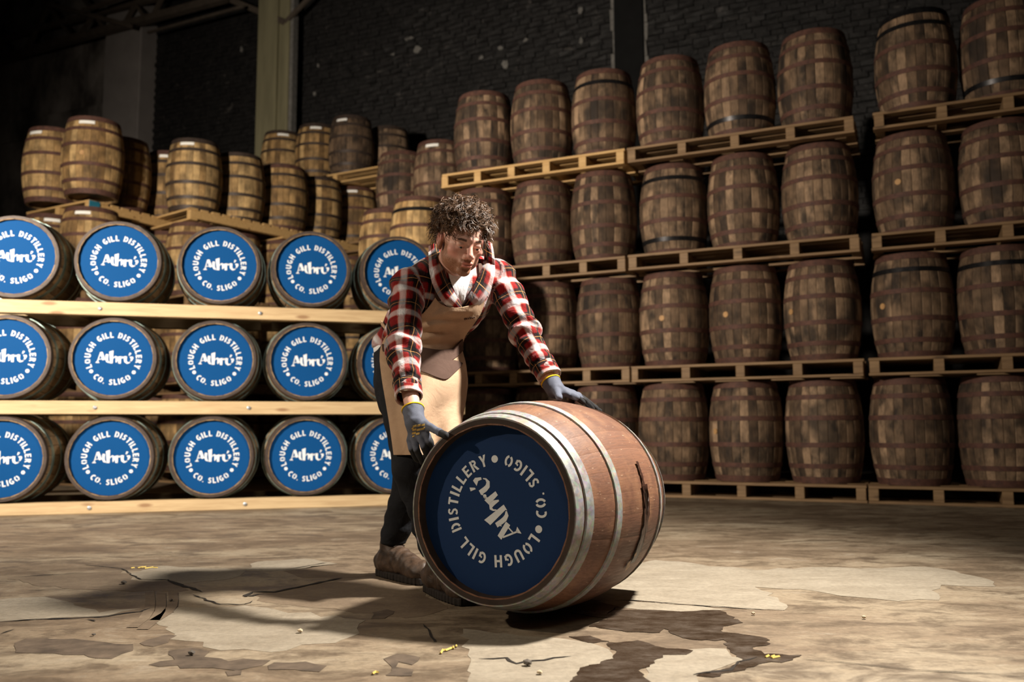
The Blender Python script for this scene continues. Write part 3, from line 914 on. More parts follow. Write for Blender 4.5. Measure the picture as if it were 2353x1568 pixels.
obj('barrel_head', head_mesh('barrel_head', MRH - 0.03, -ML / 2 + 0.03, 'stave_brown', -1), mc)
# dark spill from the bung line and a torn scrap of label
def curved_poly(name, pts, mat, lift):
    """pts = (t, angle) outline; triangulated fan following the bulge"""
    tc = np.mean([p[0] for p in pts]); ac = np.mean([p[1] for p in pts])
    loc = lambda t, a: ((prof(t, ML, MRB, MRH) + lift) * math.cos(a), (prof(t, ML, MRB, MRH) + lift) * math.sin(a), t)
    V = [loc(tc, ac)]; F = []
    n = len(pts); rings = 4
    for r in range(1, rings + 1):
        for t, a in pts: V.append(loc(tc + (t - tc) * r / rings, ac + (a - ac) * r / rings))
    for j in range(n): F.append((0, 1 + j, 1 + (j + 1) % n))
    for r in range(rings - 1):
        for j in range(n): F.append((1 + r * n + j, 1 + (r + 1) * n + j, 1 + (r + 1) * n + (j + 1) % n, 1 + r * n + (j + 1) % n))
    return obj(name, mesh_of(name, V, F, mat, True), mc)
def spill(seed, t0, a0, a1, w):
    r2 = random.Random(seed)
    n = 16
    L_ = [(t0 - w * r2.uniform(.5, 1.0), a0 + (a1 - a0) * i / n) for i in range(n + 1)]
    R_ = [(t0 + w * r2.uniform(.5, 1.0), a0 + (a1 - a0) * i / n) for i in range(n, -1, -1)]
    return L_ + R_
SPT = 0.0
plain('spill_dark', (0.045, 0.020, 0.013), 0.42, 0.3, 30, bump=0)
curved_poly('spill_stain', spill(3, SPT, -0.55, 0.20, .032), 'spill_dark', 0.0035)
curved_poly('spill_stain', spill(4, SPT + .008, 0.18, 0.42, .012), 'spill_dark', 0.0035)
plain('torn_paper', (0.55, 0.43, 0.32), 0.8, 0.2, 60, bump=0)
curved_poly('label_scrap', [(.045, -.60), (.055, -.53), (.04, -.50), (.03, -.55), (.01, -.58), (.03, -.625)], 'torn_paper', 0.0045)
curved_poly('label_scrap', [(.022, -.48), (.032, -.45), (.02, -.42), (.01, -.46)], 'torn_paper', 0.0045)

# ------------------------------------------------------------------ floor wear and one painted shadow: slabs, stains, cracks, litter
def noisy(pts, amp, step=0.06, seed=1):
    r2 = random.Random(seed)
    out = []
    n = len(pts)
    for i in range(n):
        a, b = np.array(pts[i]), np.array(pts[(i + 1) % n])
        m = max(1, int(np.linalg.norm(b - a) / step))
        for j in range(m):
            p = a + (b - a) * j / m
            q = amp if j else amp * .5
            out.append(p + np.array([r2.uniform(-q, q), r2.uniform(-q, q)]))
    return out
def zl(pts): return [ground(x * .4675, 1100 + y * .4675)[:2] for x, y in pts]
def zr(pts): return [ground(1100 + x * .53252, 1100 + y * .53252)[:2] for x, y in pts]
def slab(name, pts, mat, h, amp=.012, seed=1, step=.05):
    P = noisy(pts, amp, step, seed)
    bm = bmesh.new()
    top = [bm.verts.new((p[0], p[1], h)) for p in P]
    bot = [bm.verts.new((p[0], p[1], -0.004)) for p in P]
    n = len(P)
    f = bm.faces.new(top)
    for i in range(n): bm.faces.new((bot[i], bot[(i + 1) % n], top[(i + 1) % n], top[i]))
    bmesh.ops.recalc_face_normals(bm, faces=bm.faces[:])
    bmesh.ops.triangulate(bm, faces=[q for q in bm.faces if len(q.verts) > 4])
    me = bpy.data.meshes.new(name); bm.to_mesh(me); bm.free()
    me.materials.append(MAT[mat])
    return obj(name, me, floor)
def crack(pts, w, seed=0, name='crack'):
    r2 = random.Random(seed)
    P = []
    for i in range(len(pts) - 1):
        a, b = np.array(pts[i]), np.array(pts[i + 1])
        m = max(2, int(np.linalg.norm(b - a) / .03))
        for j in range(m): P.append(a + (b - a) * j / m + np.array([r2.uniform(-.005, .005), r2.uniform(-.007, .007)]))
    P.append(np.array(pts[-1]))
    ws = [w * r2.uniform(.35, 1.2) * (1 if 0 < i < len(P) - 1 else .2) for i in range(len(P))]
    V, F = [], []
    for i, p in enumerate(P):
        d = P[min(i + 1, len(P) - 1)] - P[max(i - 1, 0)]; d = d / (np.linalg.norm(d) + 1e-9)
        nn = np.array([-d[1], d[0]]) * ws[i]
        V += [(p[0] - nn[0], p[1] - nn[1], .0026), (p[0] + nn[0], p[1] + nn[1], .0026)]
    for i in range(len(P) - 1): F.append((2 * i, 2 * i + 2, 2 * i + 3, 2 * i + 1)[::-1])
    return obj(name, mesh_of(name, V, F, 'crack_black'), floor)
slab('worn_screed', zr([(620, 380), (760, 352), (960, 372), (1200, 395), (1440, 385), (1740, 390), (1920, 382), (2050, 400), (2200, 440), (2230, 468), (2110, 465), (2000, 462), (1950, 485), (1980, 525), (1800, 530), (1640, 515), (1400, 480), (1200, 470), (1340, 545), (1310, 572), (1100, 560), (900, 545), (640, 525), (500, 525), (560, 470)]), 'screed_pale', .0012, .02, 2)
slab('worn_screed', zr([(-60, 650), (200, 680), (420, 700), (560, 740), (590, 780), (420, 830), (400, 879), (420, 960), (-60, 960)]), 'screed_pale', .0010, .02, 3)
slab('worn_screed', zr([(740, 770), (900, 740), (1060, 735), (1090, 770), (1170, 775), (1110, 800), (1040, 820), (930, 850), (960, 900), (700, 930), (720, 820)]), 'screed_pale', .0010, .015, 4)
slab('worn_screed', zr([(500, 530), (640, 530), (900, 548), (1100, 566), (1040, 568), (860, 575), (700, 566), (620, 560)]), 'screed_pale', .0009, .012, 5)
slab('worn_screed', zl([(-80, 600), (220, 585), (320, 605), (480, 660), (690, 640), (480, 680), (250, 690), (-80, 712)]), 'screed_pale', .0010, .02, 6)
slab('worn_screed', zl([(640, 470), (700, 495), (830, 497), (900, 520), (1080, 500), (1200, 470), (1260, 410), (1500, 395), (1660, 420), (1500, 440), (1390, 455), (1250, 455), (1000, 440), (800, 430)]), 'screed_pale', .0008, .02, 7)
slab('worn_screed', zl([(840, 640), (1200, 625), (1400, 650), (1800, 700), (1700, 790), (1400, 850), (1100, 850), (900, 800), (800, 720)]), 'screed_pale', .0007, .03, 8)
slab('brown_patch', zl([(40, 495), (250, 480), (480, 462), (600, 455), (680, 505), (820, 505), (940, 550), (800, 555), (480, 550), (200, 530)]), 'screed_brown', .0008, .02, 9)  # browner patch of floor at the left
slab('brown_patch', zl([(1250, 560), (1400, 545), (1700, 490), (2000, 500), (2200, 640), (2000, 690), (1700, 650), (1400, 620), (1260, 600)]), 'screed_brown', .0006, .02, 10)  # cast shadow of man and cask, painted in brown on the floor
slab('brown_patch', zl([(1380, 450), (1560, 430), (1700, 440), (1840, 470), (1700, 490), (1500, 490)]), 'screed_brown', .0006, .015, 12)  # small browner patch of floor
W1 = [(400, 582), (520, 572), (700, 568), (850, 575), (1040, 570), (1140, 625), (1060, 640), (1050, 665), (1240, 690), (1255, 715), (1180, 730), (1230, 760), (1390, 765), (1330, 790), (1230, 800), (1160, 820), (1010, 860), (940, 852), (1090, 820), (1140, 790), (1085, 752), (1060, 700), (960, 700), (880, 690), (800, 650), (780, 668), (640, 665), (470, 640), (560, 605), (480, 596)]
slab('wet_patch', zr(W1), 'wet_concrete', .0018, .008, 21, .02)
slab('wet_patch', zr([(545, 715), (680, 700), (780, 730), (920, 745), (900, 765), (800, 765), (760, 800), (690, 830), (740, 879), (760, 960), (380, 960), (400, 879), (440, 820), (580, 780), (590, 745)]), 'wet_concrete', .0018, .008, 22, .02)
slab('wet_patch', zr([(385, 685), (480, 680), (560, 705), (470, 712)]), 'wet_concrete', .0017, .006, 23, .02)
# tyre tracks
slab('tyre_mark', zl([(70, 812), (140, 788), (330, 790), (520, 806), (650, 818), (640, 850), (560, 886), (430, 880), (280, 862), (120, 862), (60, 845)]), 'tyre_mark', .0012, .014, 40, .03)
slab('tyre_mark', zl([(690, 812), (800, 772), (860, 775), (830, 810), (760, 830)]), 'tyre_mark', .0013, .012, 60, .03)
slab('tyre_mark', zl([(830, 850), (930, 832), (1030, 852), (1010, 880), (1120, 900), (1200, 885), (1330, 900), (1290, 925), (1160, 945), (1050, 930), (900, 935), (740, 915), (860, 890)]), 'tyre_mark', .0013, .014, 61, .03)
slab('tyre_mark', zl([(1340, 905), (1500, 905), (1610, 925), (1560, 950), (1330, 940)]), 'tyre_mark', .0013, .012, 62, .03)
slab('tyre_mark', zl([(1110, 950), (1180, 945), (1190, 968), (1130, 972)]), 'tyre_mark', .0014, .01, 63, .03)
slab('tyre_mark', zl([(1885, 890), (1960, 865), (2060, 880), (2030, 920), (1960, 905), (1950, 930), (2040, 940), (2030, 970), (1900, 972), (1930, 930)]), 'tyre_mark', .0014, .008, 64, .03)
slab('tyre_mark', zl([(1830, 660), (1900, 645), (1940, 655), (1890, 690), (1830, 690)]), 'tyre_mark', .0014, .008, 65, .03)
for i, (a, b) in enumerate((((735, 560), (650, 735)), ((790, 565), (700, 745)), ((850, 560), (760, 700)))):
    mid = ((a[0] + b[0]) / 2 + 42, (a[1] + b[1]) / 2)
    ps = zl([a, ((a[0] + mid[0]) / 2 + 4, (a[1] + mid[1]) / 2), mid, ((b[0] + mid[0]) / 2 + 14, (b[1] + mid[1]) / 2), b])
    V, F = [], []
    for p in ps: V += [(p[0] - .018, p[1], .0022), (p[0] + .018, p[1], .0022)]
    for j in range(4): F.append((2 * j, 2 * j + 1, 2 * j + 3, 2 * j + 2)[::-1])
    obj('tyre_mark', mesh_of('tyre_mark', V, F, 'screed_brown'), floor)
for i, (pts, w) in enumerate([([(820, 500), (880, 525), (990, 560)], .011), ([(950, 575), (1020, 600), (1080, 622), (1210, 620), (1240, 605)], .007), ([(1200, 585), (1240, 560), (1350, 560), (1520, 525), (1680, 490)], .009), ([(1200, 585), (1240, 578), (1300, 570)], .008),
                            ([(0, 705), (250, 692), (480, 685), (690, 655), (740, 640)], .006), ([(40, 490), (200, 478), (430, 463)], .004), ([(410, 425), (600, 445), (640, 470), (690, 500), (830, 500)], .004), ([(1390, 450), (1500, 435), (1610, 415)], .004), ([(0, 770), (70, 745)], .006), ([(140, 555), (340, 545)], .004),
                            ([(2080, 720), (2110, 760), (2135, 810)], .004), ([(430, 695), (470, 705)], .006)]):
    crack(zl(pts), w, i)
for i, (pts, w) in enumerate([([(0, 780), (120, 780), (160, 800), (330, 780), (400, 770)], .005), ([(930, 850), (1080, 830), (1120, 795), (1200, 775)], .006), ([(1500, 790), (1800, 820), (2353, 860)], .003), ([(640, 527), (900, 547), (1310, 573)], .004), ([(230, 440), (330, 430)], .002), ([(560, 590), (590, 560), (610, 560)], .004), ([(1380, 780), (1540, 800)], .003)]):
    crack(zr(pts), w, 50 + i)
# loose grit and straw
def pebble(name, px, py, r, mat, lab, cat):
    g_ = ground(px, py)
    bm = bmesh.new()
    bmesh.ops.create_icosphere(bm, subdivisions=1, radius=r)
    for q in bm.verts: q.co = Vector((q.co.x * random.uniform(.8, 1.3), q.co.y * random.uniform(.8, 1.2), q.co.z * random.uniform(.55, .8)))
    zmin = min(q.co.z for q in bm.verts)
    me = bpy.data.meshes.new(name); bm.to_mesh(me); bm.free(); me.materials.append(MAT[mat])
    o = obj(name, me, None, (g_[0], g_[1], -zmin + .0022))
    tag(o, lab, cat, 'loose bits on the floor'); return o
pebble('pebble', 284, 1344, .012, 'grit', 'round dark pebble on the floor left of the long crack', 'pebble')
pebble('pebble', 393, 1384, .007, 'grit', 'small dark pebble beside the curved tyre tracks', 'pebble')
pebble('pebble', 215, 1463, .006, 'grit', 'small dark pebble above the dark tyre print at the lower left', 'pebble')
pebble('pebble', 1212, 1532, .012, 'grit', 'brown stone lying in the crack near the bottom centre', 'pebble')
pebble('pebble', 440, 1508, .010, 'grit', 'dark lump in the middle of the oily tyre print', 'pebble')
pebble('woodchip', 690, 1456, .009, 'woodchip', 'pale chip on the floor below the shadow of the man', 'chip')
pebble('woodchip', 1731, 1415, .007, 'woodchip', 'white speck right of the wet patch', 'chip')
pebble('woodchip', 1240, 1552, .008, 'woodchip', 'white chip below the brown stone at the bottom centre', 'chip')
pebble('woodchip', 1985, 1424, .007, 'woodchip', 'tiny pale chip on the bare floor at the right', 'chip')
def straw_bit(px, py, dx, dy, n, lab):
    V, F = [], []
    r2 = random.Random(px)
    g0 = ground(px, py)
    for i in range(n):
        a = ground(px + dx * i / n + r2.uniform(-6, 6), py + dy * i / n + r2.uniform(-3, 3)) - g0
        b = ground(px + dx * (i + 1.2) / n + r2.uniform(-6, 6), py + dy * (i + 1.2) / n + r2.uniform(-3, 3)) - g0
        d = np.array([-(b - a)[1], (b - a)[0]]); d = d / (np.linalg.norm(d) + 1e-9) * .0035
        z0, z1 = .003, .007
        k0 = len(V)
        V += [(a[0] - d[0], a[1] - d[1], z0), (b[0] - d[0], b[1] - d[1], z0), (b[0] + d[0], b[1] + d[1], z0), (a[0] + d[0], a[1] + d[1], z0), ((a[0]) , a[1], z1), (b[0], b[1], z1)]
        F += [(k0, k0 + 1, k0 + 5, k0 + 4), (k0 + 2, k0 + 3, k0 + 4, k0 + 5), (k0, k0 + 4, k0 + 3), (k0 + 1, k0 + 2, k0 + 5), (k0 + 3, k0 + 2, k0 + 1, k0)]
    o = obj('straw', mesh_of('straw', V, F, 'straw'), None, (g0[0], g0[1], 0)); tag(o, lab, 'straw', 'loose bits on the floor')
straw_bit(1010, 1503, 42, -16, 5, 'yellow straw scraps on the floor at the bottom centre')
straw_bit(852, 1552, 20, -4, 3, 'short yellow straw by the dark print at the bottom edge')
straw_bit(300, 1309, 62, -4, 5, 'yellow straw scraps lying on the floor at the left')
straw_bit(1762, 1512, 22, 2, 3, 'yellow straw lying in the wet patch')

# ------------------------------------------------------------------ implicit-surface modelling for the figure
def smin(a, b, k):
    h = np.clip(0.5 + 0.5 * (b - a) / k, 0, 1)
    return b + (a - b) * h - k * h * (1 - h)
def smax(a, b, k): return -smin(-a, -b, k)
def cone(P, a, b, ra, rb_):
    a = np.asarray(a, float); b = np.asarray(b, float)
    ba = b - a
    t = np.clip(((P - a) @ ba) / (ba @ ba), 0, 1)
    return np.linalg.norm(P - a - t[:, None] * ba, axis=1) - (ra + (rb_ - ra) * t)
def ell(P, c, r):
    r = np.asarray(r, float)
    q = P - np.asarray(c, float)
    k0 = np.linalg.norm(q / r, axis=1); k1 = np.linalg.norm(q / (r * r), axis=1) + 1e-9
    return k0 * (k0 - 1) / k1
def ecap(P, a, b, lat, wa, da, wb_, db):
    a = np.asarray(a, float); b = np.asarray(b, float)
    ba = b - a; L = np.linalg.norm(ba); n = ba / L
    lat = lat - n * (lat @ n); lat = lat / np.linalg.norm(lat)
    dep = np.cross(n, lat)
    q = P - a
    s = q @ n
    t = np.clip(s / L, 0, 1)
    w = wa + (wb_ - wa) * t; d = da + (db - da) * t
    ex = s - t * L
    kk = np.sqrt(((q @ lat) / w) ** 2 + ((q @ dep) / d) ** 2 + (ex / d) ** 2)
    return (kk - 1) * np.minimum(w, d)
def axis_steps(lo, hi, h, fine=None):
    """1-D grid; fine = (lo, hi, h) region with smaller steps"""
    if fine is None: return np.arange(lo, hi + h, h)
    a, b, hf = fine
    L_ = [np.arange(lo, a, h), np.arange(max(lo, a), b, hf), np.arange(b, hi + h, h)]
    g = np.concatenate([q for q in L_ if len(q)])
    keep = np.concatenate([[True], np.diff(g) > hf * .3])
    return g[keep]
def field_mesh(f, xs, ys, zs, B=8):
    nx, ny, nz = len(xs), len(ys), len(zs)
    Fv = np.empty((nx, ny, nz), np.float32)
    bi = [(i, min(i + B, nx)) for i in range(0, nx, B)]
    bj = [(i, min(i + B, ny)) for i in range(0, ny, B)]
    bk = [(i, min(i + B, nz)) for i in range(0, nz, B)]
    cs, hd, ids = [], [], []
    for a in bi:
        for b in bj:
            for c in bk:
                lo = np.array([xs[a[0]], ys[b[0]], zs[c[0]]]); hi = np.array([xs[a[1] - 1], ys[b[1] - 1], zs[c[1] - 1]])
                cs.append((lo + hi) / 2); hd.append(np.linalg.norm(hi - lo) / 2); ids.append((a, b, c))
    d = f(np.array(cs))
    act = []
    for q, (a, b, c) in enumerate(ids):
        if abs(d[q]) > hd[q] * 1.25 + 0.012: Fv[a[0]:a[1], b[0]:b[1], c[0]:c[1]] = d[q]
        else: act.append((a, b, c))
    pts, sl = [], []
    def flush():
        if not pts: return
        v = f(np.concatenate(pts)); o = 0
        for (a, b, c) in sl:
            n = (a[1] - a[0]) * (b[1] - b[0]) * (c[1] - c[0])
            Fv[a[0]:a[1], b[0]:b[1], c[0]:c[1]] = v[o:o + n].reshape(a[1] - a[0], b[1] - b[0], c[1] - c[0]); o += n
        pts.clear(); sl.clear()
    tot = 0
    for (a, b, c) in act:
        g = np.stack(np.meshgrid(xs[a[0]:a[1]], ys[b[0]:b[1]], zs[c[0]:c[1]], indexing='ij'), -1).reshape(-1, 3)
        pts.append(g); sl.append((a, b, c)); tot += len(g)
        if tot > 250000: flush(); tot = 0
    flush()
    ins = Fv < 0
    cnt = np.zeros((nx - 1, ny - 1, nz - 1), np.int8)
    for di in (0, 1):
        for dj in (0, 1):
            for dk in (0, 1): cnt += ins[di:nx - 1 + di, dj:ny - 1 + dj, dk:nz - 1 + dk]
    I = np.argwhere((cnt > 0) & (cnt < 8))
    cor = [(0, 0, 0), (1, 0, 0), (0, 1, 0), (1, 1, 0), (0, 0, 1), (1, 0, 1), (0, 1, 1), (1, 1, 1)]
    cv = np.stack([Fv[I[:, 0] + c[0], I[:, 1] + c[1], I[:, 2] + c[2]] for c in cor], 1)
    cp = np.stack([np.stack([xs[I[:, 0] + c[0]], ys[I[:, 1] + c[1]], zs[I[:, 2] + c[2]]], -1) for c in cor], 1)
    acc = np.zeros((len(I), 3)); num = np.zeros(len(I))
    for a, b in ((0, 1), (2, 3), (4, 5), (6, 7), (0, 2), (1, 3), (4, 6), (5, 7), (0, 4), (1, 5), (2, 6), (3, 7)):
        fa, fb = cv[:, a], cv[:, b]
        m = (fa < 0) != (fb < 0)
        t = np.where(m, fa / np.where(m, fa - fb, 1), 0)[:, None]
        acc += np.where(m[:, None], cp[:, a] + (cp[:, b] - cp[:, a]) * t, 0); num += m
    V = acc / num[:, None]
    vid = -np.ones(cnt.shape, np.int64)
    vid[I[:, 0], I[:, 1], I[:, 2]] = np.arange(len(I))
    Q = []
    def quads(E, cells):
        e = np.argwhere(E)
        return [np.stack([vid[e[:, 0] + o[0], e[:, 1] + o[1], e[:, 2] + o[2]] for o in cells], 1), e]
    for ax_, cells in ((0, [(0, -1, -1), (0, 0, -1), (0, 0, 0), (0, -1, 0)]), (1, [(-1, 0, -1), (-1, 0, 0), (0, 0, 0), (0, 0, -1)]), (2, [(-1, -1, 0), (0, -1, 0), (0, 0, 0), (-1, 0, 0)])):
        sl_a = [slice(None)] * 3; sl_b = [slice(None)] * 3
        sl_a[ax_] = slice(0, -1); sl_b[ax_] = slice(1, None)
        A, Bq = ins[tuple(sl_a)], ins[tuple(sl_b)]
        for E, flip in ((A & ~Bq, False), (~A & Bq, True)):
            E = E.copy()
            for o in range(3):
                if o != ax_:
                    s = [slice(None)] * 3; s[o] = 0; E[tuple(s)] = False
                    s[o] = -1; E[tuple(s)] = False
            q, _ = quads(E, cells)
            q = q[(q >= 0).all(1)]
            Q.append(q[:, ::-1] if flip else q)
    return V, np.concatenate(Q)
def sdf_object(name, f, lo, hi, h, mat, parent, fine=None, attrs=None):
    fx_, fy_, fz_ = fine if fine else (None, None, None)
    V, Q = field_mesh(f, axis_steps(lo[0], hi[0], h, fx_), axis_steps(lo[1], hi[1], h, fy_), axis_steps(lo[2], hi[2], h, fz_))
    me = bpy.data.meshes.new(name)
    me.from_pydata(V.tolist(), [], Q.tolist()); me.update()
    me.polygons.foreach_set('use_smooth', np.ones(len(me.polygons), bool))
    me.materials.append(MAT[mat])
    if attrs:
        for nm, fn in attrs.items():
            val = fn(V)
            at_ = me.attributes.new(nm, 'FLOAT_VECTOR', 'POINT')
            at_.data.foreach_set('vector', np.ascontiguousarray(val, np.float32).ravel())
    return obj(name, me, parent)
def wob(P, s, f_):
    """smooth pseudo noise"""
    a = np.sin(P[:, 0] * f_ * 1.00 + s) + np.sin(P[:, 1] * f_ * 1.13 + 1.7 * s + 2 * np.sin(P[:, 2] * f_ * .41)) + np.sin(P[:, 2] * f_ * .93 + 2.3 * s + 2 * np.sin(P[:, 0] * f_ * .53 + s))
    return a / 3

# ------------------------------------------------------------------ materials worn by the figure
k = NT('skin', rough=0.52, spec=0.35)
a_ = k.n('ShaderNodeAttribute', _attribute_name='mask')
sx = k.n('ShaderNodeSeparateXYZ', Vector=a_.outputs['Vector'])
n1 = k.noise(k.coord(), 38, 4, 0.6)
c = k.mix(k.ramp(n1, [(0.3, 0), (0.7, 1)]), (0.56, 0.30, 0.225), (0.66, 0.385, 0.30))
c = k.mix(sx.outputs['Y'], c, (0.56, 0.19, 0.155))
bn = k.noise(k.mapping(k.coord(), (1, 1, .4)), 260, 3, 0.7)
c = k.mix(k.math('MULTIPLY', sx.outputs['X'], k.ramp(bn, [(0.3, 0.62), (0.62, 1.0)])), c, (0.19, 0.078, 0.030))
c = k.mix(sx.outputs['Z'], c, (0.035, 0.016, 0.009))
k.color(c)
k.b.inputs['Subsurface Weight'].default_value = 0.12
k.b.inputs['Subsurface Radius'].default_value = (0.012, 0.004, 0.002)
k.bump(k.noise(k.coord(), 420, 3, 0.6), 0.12, 0.0008)
MAT['skin'] = k.m

k = NT('plaid', rough=0.85, spec=0.15)
a_ = k.n('ShaderNodeAttribute', _attribute_name='plaid')
sx = k.n('ShaderNodeSeparateXYZ', Vector=a_.outputs['Vector'])
RED, DRK, WHT, GRY = (0.26, 0.040, 0.018), (0.008, 0.009, 0.014), (0.66, 0.65, 0.66), (0.16, 0.165, 0.18)
def bands(u, per):
    fr = k.math('FRACT', k.math('DIVIDE', u, per))
    col = k.ramp(fr, [(0.0, RED), (0.17, RED), (0.22, DRK), (0.43, DRK), (0.47, RED), (0.60, RED), (0.68, WHT), (0.83, WHT), (0.92, RED)])
    line = k.ramp(fr, [(0.0, 0), (0.315, 1), (0.333, 0)], 'CONSTANT')
    return col, line
c1, l1 = bands(sx.outputs['X'], 0.108)
c2, l2 = bands(sx.outputs['Y'], 0.112)
tw = k.n('ShaderNodeTexWave', Vector=k.n('ShaderNodeVectorMath', _operation='ROTATE_AXIS' if False else 'SCALE', i0=a_.outputs['Vector'], Scale=1.0).outputs[0], Scale=330.0) if False else None
c = k.mix(0.5, c1, c2)
bc = k.n('ShaderNodeBrightContrast', Color=c, Bright=-0.02, Contrast=0.28)
c = k.mix(k.math('MULTIPLY', k.math('MAXIMUM', l1, l2), 0.6), bc.outputs[0], (0.62, 0.30, 0.09))
fz_n = k.noise(k.coord(), 500, 3, 0.7)
c = k.mix(1.0, c, k.ramp(fz_n, [(0.3, 0.75), (0.7, 1.2)]), 'MULTIPLY')
k.color(c)
k.b.inputs['Sheen Weight'].default_value = 0.15
k.bump(k.math('ADD', k.math('MULTIPLY', k.noise(k.coord(), 16, 4, 0.55, 1.0), 1.0), k.math('MULTIPLY', fz_n, 0.03)), 0.55, 0.02)
MAT['plaid'] = k.m

def cloth(name, col, rough=0.9, var=0.12, bump=0.35, scale=14):
    k = NT(name, rough=rough, spec=0.12)
    n1 = k.noise(k.coord(), scale, 4, 0.55, 0.8)
    fine = k.noise(k.coord(), 420, 3, 0.7)
    c = k.mix(k.ramp(n1, [(0.3, 0), (0.7, 1)]), tuple(x * (1 - var) for x in col), tuple(x * (1 + var) for x in col))
    c = k.mix(1.0, c, k.ramp(fine, [(0.3, 0.88), (0.7, 1.1)]), 'MULTIPLY')
    k.color(c)
    k.bump(k.math('ADD', n1, k.math('MULTIPLY', fine, 0.04)), bump, 0.012)
    MAT[name] = k.m
cloth('apron_tan', (0.44, 0.30, 0.195), bump=0.6, scale=9)
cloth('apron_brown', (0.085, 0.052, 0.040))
cloth('denim_black', (0.018, 0.019, 0.022), bump=0.6)
cloth('tshirt_white', (0.82, 0.83, 0.86))
cloth('glove_cuff_yellow', (0.72, 0.46, 0.02), bump=0.05)
cloth('glove_print', (0.62, 0.42, 0.13), bump=0.05)
k = NT('glove', rough=0.75, spec=0.3)
a_ = k.n('ShaderNodeAttribute', _attribute_name='coat')
sx = k.n('ShaderNodeSeparateXYZ', Vector=a_.outputs['Vector'])
fine = k.noise(k.coord(), 700, 3, 0.7)
c = k.mix(k.ramp(sx.outputs['X'], [(0.42, 0), (0.58, 1)]), (0.095, 0.105, 0.14), (0.014, 0.014, 0.015))
c = k.mix(1.0, c, k.ramp(fine, [(0.3, 0.7), (0.7, 1.25)]), 'MULTIPLY')
k.color(c); k.bump(fine, 0.3, 0.0012)
MAT['glove'] = k.m
k = NT('boot_leather', rough=0.55, spec=0.4)
n1 = k.noise(k.coord(), 26, 6, 0.65, 0.6)
k.color(k.mix(k.ramp(n1, [(0.35, 0), (0.68, 1)]), (0.022, 0.013, 0.008), (0.085, 0.050, 0.030))); k.bump(n1, 0.5, 0.006)
MAT['boot_leather'] = k.m
plain('boot_sole', (0.022, 0.017, 0.014), 0.85, 0.3, 40)
plain('lace', (0.05, 0.036, 0.026), 0.8, 0.2, 60)
k = NT('hair', rough=0.42, spec=0.45)
n1 = k.noise(k.coord(), 60, 3, 0.6)
k.color(k.mix(k.ramp(n1, [(0.35, 0), (0.7, 1)]), (0.040, 0.021, 0.011), (0.19, 0.100, 0.048)))
MAT['hair'] = k.m
plain('eye_white', (0.70, 0.66, 0.62), 0.2, 0.05, 60, bump=0)
plain('iris', (0.035, 0.045, 0.05), 0.15, 0.2, 90, bump=0)

# ------------------------------------------------------------------ skeleton (world points)
Rsh, Rel, Rcu, Rwr = at(936, 655, 3.24), at(926, 805, 3.07), at(938, 908, 2.945), at(953, 966, 2.885)
Lsh, Lel, Lcu, Lwr = at(1146, 632, 3.46), at(1206, 764, 3.345), at(1260, 863, 3.230), at(1273, 892, 3.198)
pel, wai, che = at(955, 868, 3.57), at(966, 785, 3.50), at(1026, 680, 3.40)
shm = (Rsh + Lsh) / 2
latv = (Lsh - Rsh); latv[2] *= .3; latv /= np.linalg.norm(latv)
fwd = np.array([latv[1], -latv[0], 0]); fwd /= np.linalg.norm(fwd)
neck0 = at(1036, 604, 3.36)
NOSE = at(1082, 592, 3.035)
psi, phi, rol = 0.44, 0.40, 0.04
hy = np.array([math.sin(psi) * math.cos(phi), -math.cos(psi) * math.cos(phi), -math.sin(phi)])      # face direction
hx = -np.array([math.cos(psi), math.sin(psi), 0]); hz = np.cross(hx, hy)
hx, hz = math.cos(rol) * hx + math.sin(rol) * hz, -math.sin(rol) * hx + math.cos(rol) * hz
HB = np.stack([hx, hy, hz], 1)
HO = NOSE - HB @ np.array([0, .117, -.034])
def hl(P): return (P - HO) @ HB
def hw_(p): return HO + HB @ np.asarray(p, float)
Rhip, Lhip = at(918, 872, 3.50), at(1000, 872, 3.62)
Rkn, Ran = at(948, 1078, 3.28), at(999, 1300, 3.20)
Lkn, Lan = at(946, 1095, 3.62), at(900, 1270, 3.575)
Rheel, Rtoe = ground(991, 1359), ground(1070, 1391)
Lheel, Ltoe = ground(879, 1322), ground(974, 1344)

Ran = Rheel + (Rtoe - Rheel) / np.linalg.norm(Rtoe - Rheel) * .065 + np.array([0, 0, .115])
Lan = Lheel + (Ltoe - Lheel) / np.linalg.norm(Ltoe - Lheel) * .065 + np.array([0, 0, .115])
def cask_gap(px, py):
    """closest point of the view ray to the rolled cask's surface"""
    r = ray(px, py)
    ys = np.linspace(2.5, 3.7, 600)
    P = CAM_O + r * (ys / r[1])[:, None]
    q = P - MC
    t = q @ fz
    rad = np.sqrt((q @ fx) ** 2 + (q @ fy) ** 2)
    g = rad - (MRB - (MRB - MRH) * np.abs(2 * t / ML) ** 2)
    i = int(np.argmax(g < 0)) if (g < 0).any() else int(np.argmin(g))
    nr = ((q[i] @ fx) * fx + (q[i] @ fy) * fy) / rad[i]
    return P[i] - nr * min(g[i], 10), nr

